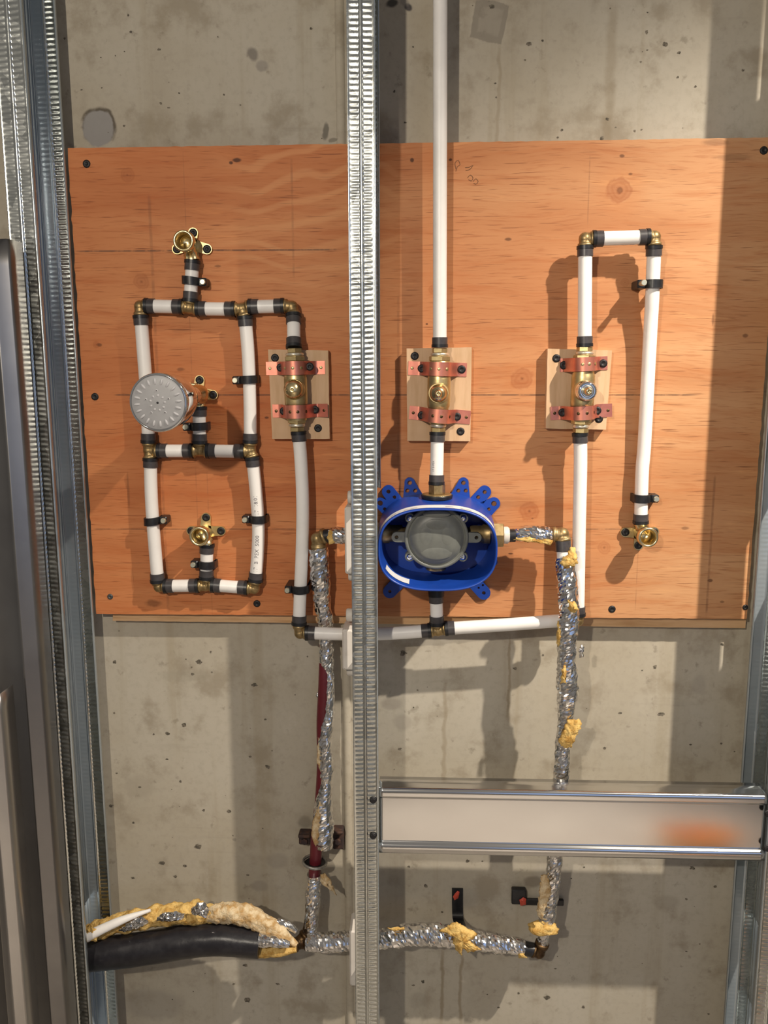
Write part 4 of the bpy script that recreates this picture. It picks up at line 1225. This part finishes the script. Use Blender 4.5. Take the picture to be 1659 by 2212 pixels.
def flap(mb, pts, Y0, Y1, seed, thick=.004):
    """Torn strip of wool: outline in pixels, curling from depth Y0 (first point) to Y1."""
    n = len(pts); A = []
    for i, (x, y) in enumerate(pts):
        f = i / (n - 1); f = 1 - abs(2 * f - 1)
        A.append(P(x, y, Y0 + (Y1 - Y0) * f))
    fine = []
    for a, b in zip(A, A[1:] + A[:1]):
        k = max(2, int((b - a).length / .0018))
        for i in range(k):
            p = a.lerp(b, i / k)
            fine.append(p + Vector((noise.noise(p * 330 + Vector((seed, 0, 0))), 0, noise.noise(p * 330 + Vector((0, seed, 0))))) * .0024 * min(1, thick / .003))
    c = sum(fine, Vector()) / len(fine)
    m_ = len(fine); vs_, fs = [], []
    m0 = len(fine)
    soft = [sum((fine[(i + k) % m0] for k in range(-6, 7)), Vector()) / 13 for i in range(m0)]
    levels = [(1.0, 0.0), (.97, -.35), (.86, -.75), (.68, -1.0), (.48, -1.1), (.25, -1.15)]
    for k, dy in levels:
        for p in (fine if k > .96 else soft):
            q = c + (p - c) * k
            if k < .9: q = q + Vector((noise.noise(q * 210 + Vector((seed, 7, 0))), 0, noise.noise(q * 210 + Vector((7, seed, 0))))) * .0030 * (1 - k)
            vs_.append(q + Vector((0, dy * thick + (.0016 * noise.noise(q * 240 + Vector((seed, 3, 0))) + .0012 * noise.noise(q * 600 + Vector((0, 3, seed)))) * min(1, thick / .003), 0)))
    for l in range(len(levels) - 1):
        for i in range(m_):
            i2 = (i + 1) % m_
            fs.append([l * m_ + i, l * m_ + i2, (l + 1) * m_ + i2, (l + 1) * m_ + i])
    vs_.append(c + Vector((0, -1.15 * thick, 0))); top = len(vs_) - 1
    for i in range(m_):
        fs.append([(len(levels) - 1) * m_ + i, (len(levels) - 1) * m_ + (i + 1) % m_, top])
    vs_.append(c); bot = len(vs_) - 1
    for i in range(m_): fs.append([(i + 1) % m_, i, bot])
    mb.add(vs_, fs, True)
    return mb

# left vertical line: red pipe in torn foil
FL = [(688, 1183, -.052), (691, 1240, -.050), (698, 1310, -.040), (703, 1340, -.0365), (704, 1372, -.030), (706, 1430, -.031), (712, 1485, -.034), (709, 1540, -.034), (702, 1610, -.035), (705, 1680, -.036), (699, 1735, -.036), (698, 1790, -.038), (702, 1832, -.038)]
root = thing('foil_pipe', 'tall foil wrapped red pipe left of the middle stud, foil torn open', 'pipe', P(690, 1885, -.034), 'foil wrapped pipes')
mb = MB()
foil_tube(mb, FL, [(0, .0118), (.12, .0112), (.22, .0098), (.30, .0090), (.38, .0086), (.44, .0062), (.52, .0066), (.60, .0088), (.70, .0092), (.77, .0076), (.82, .0095), (.90, .0136), (.97, .0122), (1, .0092)], 3.1)
mb.build('foil_jacket', M['foil'], root)
mb = MB()
path = spline([P(*p) for p in [(700, 1345, -.0345), (703, 1400, -.029), (701, 1480, -.0335), (697, 1560, -.033), (698, 1640, -.033), (694, 1720, -.033), (685, 1800, -.033), (682, 1850, -.033), (679, 1893, -.033)]], .006)
tube(mb, path, .0080, 22)
mb.build('red_pipe', M['red'], root)
mb = MB()
flap(mb, [(686, 1740), (676, 1770), (672, 1805), (680, 1828), (690, 1820), (694, 1790), (698, 1745), (694, 1728)], -.044, -.048, 2)
mb.build('wool_tuft', M['cream'], root)
mb = MB()
flap(mb, [(688, 1592), (684, 1640), (690, 1664), (697, 1640), (698, 1600)], -.038, -.041, 5, .002)
mb.build('wool_tuft', M['cream'], root)
mb = MB()
flap(mb, [(684, 1494), (690, 1498), (693, 1505), (687, 1509), (682, 1503)], -.034, -.036, 8, .001)
mb.build('foil_scrap', M['foil'], root)
# short foil piece below the hanger ring
root = thing('foil_pipe', 'short foil wrapped pipe rising from the lower tee, below the steel hanger ring', 'pipe', P(671, 2025, -.046), 'foil wrapped pipes')
mb = MB(); foil_tube(mb, [(679, 1888, -.036), (677, 1930, -.040), (673, 1985, -.044), (670, 2022, -.048)], [(0, .0098), (.3, .0100), (.6, .0086), (1, .0092)], 9.7)
mb.build('foil_jacket', M['foil'], root)
mb = MB(); flap(mb, [(692, 1889), (704, 1886), (713, 1898), (722, 1920), (727, 1932), (716, 1922), (700, 1912), (692, 1902)], -.046, -.050, 4)
mb.build('wool_tuft', M['cream'], root)
mb = MB(); flap(mb, [(662, 1940), (658, 1985), (654, 2010), (660, 2012), (665, 1975)], -.040, -.042, 6, .002)
mb.build('wool_tuft', M['dark_brass'], root)
# steel hanger ring round the red pipe
c = P(680, 1862, -.033); root = thing('hanger_ring', 'loose grey steel ring round the red pipe, left of the middle stud', 'pipe ring', c)
mb = MB()
rp = [c + Vector((.0155 * cos(2 * pi * i / 40), .0155 * sin(2 * pi * i / 40), -.0015 * cos(2 * pi * i / 40))) for i in range(40)]
vs_, fs = [], []
for i, p in enumerate(rp):
    o = Vector((cos(2 * pi * i / 40), sin(2 * pi * i / 40), 0))
    for k in range(10):
        q = 2 * pi * k / 10
        vs_.append(p + o * (.0017 * cos(q)) + Vector((0, 0, .0022 * sin(q))))
for i in range(40):
    for k in range(10):
        fs.append([i * 10 + k, ((i + 1) % 40) * 10 + k, ((i + 1) % 40) * 10 + (k + 1) % 10, i * 10 + (k + 1) % 10])
mb.add(vs_, fs, True); mb.build('ring_body', M['epdm'], root)
mb = MB()
lathe(mb, c + Vector((0, 0, -.0062)), (0, 0, 1), [(0, .0095), (.0045, .0145), (.0050, .0145)], 32); mb.build('ring_gasket', M['black'], root)
# rusty wall clamps behind the left foil line
for (xa, ya, xb, yb, lab) in ((645, 1800, 671, 1826, 'rusty clamp foot on the concrete, left of the torn foil pipe'), (718, 1792, 742, 1836, 'rusty clamp foot on the concrete between the torn foil pipe and middle stud')):
    A, B = P(xa, ya, -.014), P(xb, yb, -.014)
    mb = MB(); box(mb, A.x, B.x, -.014, -.0002, B.z, A.z, 0, .0015)
    cx, cz = (A.x + B.x) / 2, (A.z + B.z) / 2
    hexnut(mb, (cx, -.0138, cz - .002), (0, -1, 0), .004, .0045)
    box(mb, min(A.x, B.x), max(A.x, B.x), -.020, -.013, A.z - .004, A.z, 0, .001)
    tag(mb.build('clamp_foot', M['rust'], origin=(cx, 0, cz)), lab, 'clamp', 'rusty clamp feet on the concrete')

# elbow and foil stub at the left of the box
fitting('brass_elbow', 'brass elbow on top of the torn foil pipe, left of the middle stud', (687, 1163, -.052), [(704, 1157, -.056), (689, 1182, -.052)], r=.0085)
root = thing('foil_pipe', 'short horizontal foil wrapped pipe between the left brass elbow and the middle stud', 'pipe', P(705, 1157, -.060), 'foil wrapped pipes')
mb = MB(); foil_tube(mb, [(712, 1157, -.057), (740, 1156, -.060), (775, 1155, -.060), (812, 1155, -.060)], [(0, .0085), (.15, .0100), (1, .0098)], 14.2)
mb.build('foil_jacket', M['foil'], root)
mb = MB(); tube(mb, spline([P(702, 1158, -.056), P(713, 1157, -.057)], .003), .0085, 20); mb.build('pipe_ring', M['black'], root)
mb = MB(); flap(mb, [(712, 1144), (706, 1160), (712, 1176), (722, 1172), (726, 1150)], -.066, -.069, 7, .002); mb.build('wool_tuft', M['wool'], root)

# foil at the right of the box
root = thing('foil_pipe', 'short horizontal foil wrapped pipe right of the blue box', 'pipe', P(1100, 1156, -.060), 'foil wrapped pipes')
mb = MB(); foil_tube(mb, [(1112, 1157, -.060), (1140, 1152, -.060), (1170, 1154, -.060), (1196, 1155, -.061)], [(0, .0066), (.12, .0085), (.5, .0094), (.85, .0088), (1, .007)], 21.5)
mb.build('foil_jacket', M['foil'], root)
mb = MB(); tube(mb, spline([P(1100, 1157, -.060), P(1113, 1157, -.060)], .003), .0078, 20); mb.build('pipe_ring', M['black'], root)
mb = MB(); flap(mb, [(1106, 1164), (1130, 1170), (1165, 1172), (1190, 1178), (1196, 1168), (1180, 1163), (1140, 1160), (1115, 1158)], -.066, -.069, 3, .002); mb.build('wool_tuft', M['wool'], root)
fitting('brass_elbow', 'brass elbow on top of the right foil wrapped pipe, right of the blue box', (1214, 1154, -.062), [(1194, 1155, -.061), (1217, 1169, -.064)], r=.0082)
FR = [(1217, 1204, -.068), (1224, 1255, -.073), (1229, 1330, -.078), (1224, 1410, -.077), (1225, 1465, -.075), (1224, 1530, -.072), (1217, 1590, -.070), (1213, 1660, -.068), (1206, 1760, -.066), (1196, 1870, -.062), (1188, 1945, -.060), (1178, 2000, -.058), (1172, 2036, -.056)]
root = thing('foil_pipe', 'tall foil wrapped pipe right of the blue box running down behind the blocking', 'pipe', P(1172, 2036, -.056), 'foil wrapped pipes')
mb = MB()
foil_tube(mb, FR, [(0, .0095), (.06, .0120), (.14, .0112), (.24, .0104), (.29, .0128), (.34, .0122), (.39, .0090), (.46, .0084), (.53, .0100), (.60, .0098), (.80, .0092), (.93, .0105), (.97, .007), (1, .0072)], 31.7)
mb.build('foil_jacket', M['foil'], root)
mb = MB(); tube(mb, spline([P(1216, 1168, -.064), P(1217, 1191, -.066)], .003), .0092, 22); mb.build('pipe_ring', M['ring'], root)
mb = MB(); tube(mb, spline([P(1217, 1189, -.066), P(1218, 1230, -.070)], .003), PR, 22); mb.build('white_pipe_end', M['pex'], root)
def wool(pts, y0, y1, seed, th=.004, m='wool'):
    k = MB(); flap(k, pts, y0, y1, seed, th); return k.build('wool_tuft', M[m], root)
wool([(1232, 1181), (1242, 1184), (1249, 1215), (1240, 1222), (1218, 1224), (1208, 1216), (1216, 1204), (1226, 1198)], -.082, -.088, 11)
wool([(1226, 1298), (1242, 1300), (1251, 1316), (1240, 1324), (1228, 1318)], -.090, -.093, 12)
wool([(1217, 1437), (1223, 1440), (1221, 1478), (1212, 1478), (1212, 1462)], -.089, -.091, 13, .003)
wool([(1207, 1600), (1225, 1556), (1250, 1553), (1258, 1562), (1246, 1588), (1236, 1612), (1228, 1618), (1210, 1608)], -.082, -.088, 14)
wool([(1168, 1890), (1182, 1888), (1192, 1925), (1182, 1950), (1170, 1985), (1158, 1975), (1164, 1940)], -.072, -.076, 15, .004, 'cream')
wool([(1206, 1340), (1212, 1345), (1212, 1392), (1204, 1398), (1203, 1370)], -.080, -.082, 16, .003)
k = MB(); clump(k, P(1174, 2004, -.062), (.0195, .012, .0088), 6.3, 26, .25); k.build('wool_tuft', M['wool'], root)
k = MB(); flap(k, [(1256, 1390), (1262, 1398), (1260, 1420), (1253, 1420), (1250, 1405)], -.078, -.080, 17, .002); k.build('foil_scrap', M['foil'], root)
fitting('brass_elbow', 'dark brass elbow at the bottom of the right foil pipe', (1164, 2057, -.056), [(1150, 2052, -.056), (1172, 2036, -.056)], r=.0080, m='dark_brass')

# lower horizontal foil line
root = thing('foil_pipe', 'long horizontal foil wrapped pipe low on the wall passing behind the middle stud', 'pipe', P(655, 2036, -.060), 'foil wrapped pipes')
mb = MB()
foil_tube(mb, [(664, 2036, -.060), (700, 2036, -.062), (760, 2033, -.064), (830, 2027, -.062), (900, 2018, -.060), (960, 2020, -.058), (1020, 2030, -.058), (1090, 2040, -.057), (1132, 2048, -.056)],
          [(0, .0100), (.08, .0122), (.3, .0118), (.55, .0138), (.72, .0128), (.92, .0104), (1, .0090)], 41.3, .24)
mb.build('foil_jacket', M['foil'], root)
mb = MB(); tube(mb, spline([P(1130, 2048, -.056), P(1152, 2052, -.056)], .003), .0090, 20); mb.build('pipe_ring', M['black'], root)
wool([(966, 1998), (985, 1988), (1000, 2000), (1030, 2015), (1020, 2028), (1000, 2022), (1040, 2050), (1010, 2056), (1000, 2040), (996, 2064), (984, 2050), (978, 2030), (986, 2012), (950, 2010)], -.074, -.080, 21, .006)
wool([(836, 2004), (872, 2003), (874, 2008), (850, 2011)], -.066, -.068, 22, .002)
wool([(1118, 2050), (1132, 2062), (1140, 2070), (1120, 2068)], -.064, -.066, 23, .002)
fitting('dark_tee', 'dark brass tee where the lower pipes meet, end of the fibreglass jacket', (648, 2036, -.060), [(666, 2036, -.060), (662, 2020, -.054), (634, 2042, -.064)], m='dark_brass', r=.0085, group='lower pipe tee')

# black strap that ties the lower pipe to the wall, and the bracket by the right pipe
def strap_band(mb, pts, w, th=.0016):
    path = spline([P(*p) for p in pts], .004); rows = []
    for p in path: rows.append([p + Vector((-w / 2, 0, 0)), p + Vector((w / 2, 0, 0))])
    for off in (0, th):
        grid(mb, [[q + Vector((0, -off, 0)) for q in r] for r in rows], 0, True)
    for s_ in (0, 1):
        grid(mb, [[r[s_], r[s_] + Vector((0, -th, 0))] for r in rows], 0, False)
    for e in (0, -1):
        r = rows[e]; mb.add([r[0], r[1], r[1] + Vector((0, -th, 0)), r[0] + Vector((0, -th, 0))], [[0, 1, 2, 3]], False)
root = thing('hanging_strap', 'black strap with red mark tying the lower foil pipe to the concrete', 'strap', P(988, 1930, 0))
mb = MB(); strap_band(mb, [(988, 1918, -.0004), (988, 1950, -.0006), (989, 1980, -.004), (993, 1995, -.030), (996, 2006, -.060)], .0150)
mb.build('strap_band', M['black'], root)
mb = MB(); flap(mb, [(978, 1937), (988, 1924), (993, 1926), (990, 1940), (982, 1945)], -.0026, -.0028, 31, .0006); mb.build('red_mark', M['redmark'], root)
root = thing('wall_bracket', 'small black bracket with red mark on the concrete behind the right foil pipe', 'bracket', P(1125, 1938, 0))
A, B = P(1106, 1923, -.010), P(1136, 1955, -.010)
mb = MB(); box(mb, A.x, B.x, -.010, -.0002, B.z, A.z, 0, .0012)
C_, D_ = P(1134, 1943, -.008), P(1218, 1958, -.008)
box(mb, C_.x, D_.x, -.008, -.003, D_.z, C_.z, 0, .001)
mb.build('bracket_plate', M['black'], root)
mb = MB(); flap(mb, [(1122, 1944), (1130, 1938), (1137, 1942), (1136, 1955), (1124, 1956)], -.0108, -.0112, 33, .0008); mb.build('red_mark', M['redmark'], root)

# ------------------------------------------------------------------ black insulated pipe with its torn fibreglass jacket
root = thing('insulated_pipe', 'thick black insulated pipe with torn yellow fibreglass, coming out of the left stud', 'pipe', P(300, 2050, -.078))
mb = MB()
path = spline([P(*p) for p in [(120, 2076, -.078), (188, 2064, -.078), (300, 2050, -.078), (400, 2034, -.078), (480, 2030, -.078), (562, 2038, -.078)]], .005)
rad = radii(path, [(0, .0205), (.2, .0205), (.5, .0212), (.8, .0198), (.97, .0185), (1, .0180)])
def ripple(i, a, p, o):
    return .0007 * noise.noise(Vector((p.x * 40, o.y * 2, o.z * 2))) + .0004 * noise.noise(Vector((p.x * 160, o.y * 5, o.z * 5)))
tube(mb, path, rad, 36, True, 0, True, ripple)
mb.build('black_sleeve', M['rubber'], root)
def wool_tube(pts, ctrl, seed, m, amp=.30, name='fibreglass'):
    p_ = spline([P(*q) for q in pts], .003); r_ = radii(p_, ctrl)
    def fz(i, a, p, o):
        q = p + o * .012
        return r_[i] * amp * (noise.noise(q * 70 + Vector((seed, 0, 0))) + .6 * noise.noise(q * 200 + Vector((0, seed, 0))) + .35 * noise.noise(q * 520 + Vector((0, 0, seed))))
    k = MB(); tube(k, p_, r_, 30, True, 0, True, fz); return k.build(name, M[m], root)
wool_tube([(150, 2030, -.066), (190, 2020, -.066), (250, 1996, -.066), (330, 1980, -.066), (410, 1972, -.066), (470, 1974, -.066)], [(0, .0110), (.2, .0120), (.5, .0135), (.85, .0140), (1, .0100)], 3.0, 'wool')
wool_tube([(450, 1974, -.068), (500, 1972, -.068), (545, 1982, -.070), (590, 2004, -.072), (622, 2028, -.074), (640, 2042, -.075)], [(0, .0100), (.2, .0135), (.5, .0130), (.8, .0095), (1, .0030)], 5.0, 'cream')
wool_tube([(556, 2056, -.076), (600, 2054, -.076), (640, 2050, -.075)], [(0, .0078), (.6, .0080), (1, .0045)], 7.0, 'wool', .18)
mb = MB(); foil_tube(mb, [(560, 2030, -.085), (590, 2033, -.086), (625, 2040, -.084)], [(0, .0080), (.5, .0072), (1, .0040)], 51.0, .25)
mb.build('foil_scrap', M['foil'], root)
mb = MB(); path = spline([P(*q) for q in [(187, 2024, -.092), (225, 2005, -.090), (270, 1985, -.086), (325, 1966, -.080)]], .004)
tube(mb, path, radii(path, [(0, .0068), (.5, .0056), (1, .0020)]), 18); mb.build('white_pipe_glimpse', M['pex'], root)
for pts, sd in (([(413, 1962), (428, 1947), (445, 1950), (452, 1972), (446, 1982), (430, 1978), (415, 1974)], 61), ([(335, 1988), (350, 1972), (375, 1968), (400, 1972), (396, 1986), (365, 1990)], 62), ([(255, 2010), (285, 1988), (310, 1980), (322, 1992), (300, 2004), (270, 2012)], 63)):
    k = MB(); flap(k, pts, -.084, -.090, sd, .003); o = k.build('foil_scrap', M['foil'], root)
    for p in o.data.polygons: p.use_smooth = False
wool([(187, 2008), (198, 2000), (215, 2010), (208, 2034), (196, 2034), (188, 2030)], -.092, -.094, 64, .003)
mb = MB(); foil_tube(mb, [(600, 1990, -.068), (622, 1998, -.070), (640, 2012, -.072)], [(0, .004), (.5, .005), (1, .003)], 55.0, .3); mb.build('foil_scrap', M['foil'], root)

# ------------------------------------------------------------------ orange bucket behind the camera, mirrored in the blocking
def bucket():
    c = Vector((.77, -1.36, 0.0)); root = thing('plastic_bucket', 'orange plastic bucket on the floor, seen only mirrored in the shiny blocking', 'bucket', c)
    mb = MB(); q = .62; lathe(mb, c, (0, 0, 1), [(t_ * q, r_ * q) for t_, r_ in ((.001, .12), (.004, .125), (.30, .148), (.31, .155), (.34, .156), (.345, .150), (.34, .146), (.30, .144), (.01, .120), (.009, .001))], 40)
    mb.build('bucket_body', mat('orange_plastic', (.95, .42, .03), .4), root)
    mb = MB(); tube(mb, [c + Vector((.157 * cos(pi * i / 24), -.03 - .13 * sin(pi * i / 24), .32 - .05 * sin(pi * i / 24))) * q for i in range(25)], .0025, 10)
    mb.build('bucket_handle', M['nail'], root)
bucket()

# ------------------------------------------------------------------ white plastic bushings on the middle stud
def bushing(label, pxl, rows, knobs, Y=-.066, name='pipe_bushing'):
    x0, x1 = PX(pxl, rows[0], Y), MIDX0 - .0008
    z1, z0 = PZ(pxl, rows[0], Y), PZ(pxl, rows[1], Y)
    root = thing(name, label, 'bushing', (x1, Y, (z0 + z1) / 2), 'white plastic bushings on the middle stud')
    mb = MB()
    rows_ = []
    y0, y1 = Y - .020, Y + .020
    box(mb, x0, x1, y0, y1, z0, z1, 0, .002)
    mb.build('bushing_plate', M['white'], root)
    for row, hole in knobs:
        zc = PZ(pxl, row, Y); xk = x0 + (x1 - x0) * .25
        k = MB()
        lathe(k, (x1, Y, zc), (-1, 0, 0), [(0, .0080), (x1 - xk - .0015, .0080), (x1 - xk, .0070), (x1 - xk, .0040), (x1 - xk - .004, .0036), (x1 - xk - .004, .0002)], 24)
        k.build('bushing_knob', M['white'], root)
bushing('white plastic bushing on the middle stud level with the blue box, beside foil', 747, (1090, 1232), ((1074, 0), (1240, 0)))
bushing('white plastic bushing on the middle stud where the white pipe passes, below the plywood', 742, (1350, 1436), ((1328, 1), (1446, 0)))
bushing('white plastic bushing low on the middle stud where the lower foil pipe passes', 757, (1990, 2108), ())

# pencilled note on the plywood beside the riser
def note():
    root_pts = [[(985, 365), (983, 352), (990, 346), (994, 356), (988, 360), (985, 370)], [(1005, 362), (1014, 361), (1022, 357), (1015, 366), (1006, 368)], [(1010, 384), (1016, 378), (1022, 384), (1018, 391), (1012, 388)], [(1022, 392), (1028, 386), (1033, 392), (1028, 398), (1023, 396)]]
    mb = MB()
    for st in root_pts:
        path = spline([P(x, y, FRONT - .0001) for x, y in st], .002)
        tube(mb, path, .0004, 6)
    tag(mb.build('pencil_note', mat('pencil', (.20, .095, .045), .8), origin=P(1005, 370, FRONT)), 'faint pencilled note on the plywood right of the tall riser', 'marking')
note()

for o in bpy.data.objects:
    if '_o' in o: del o['_o']
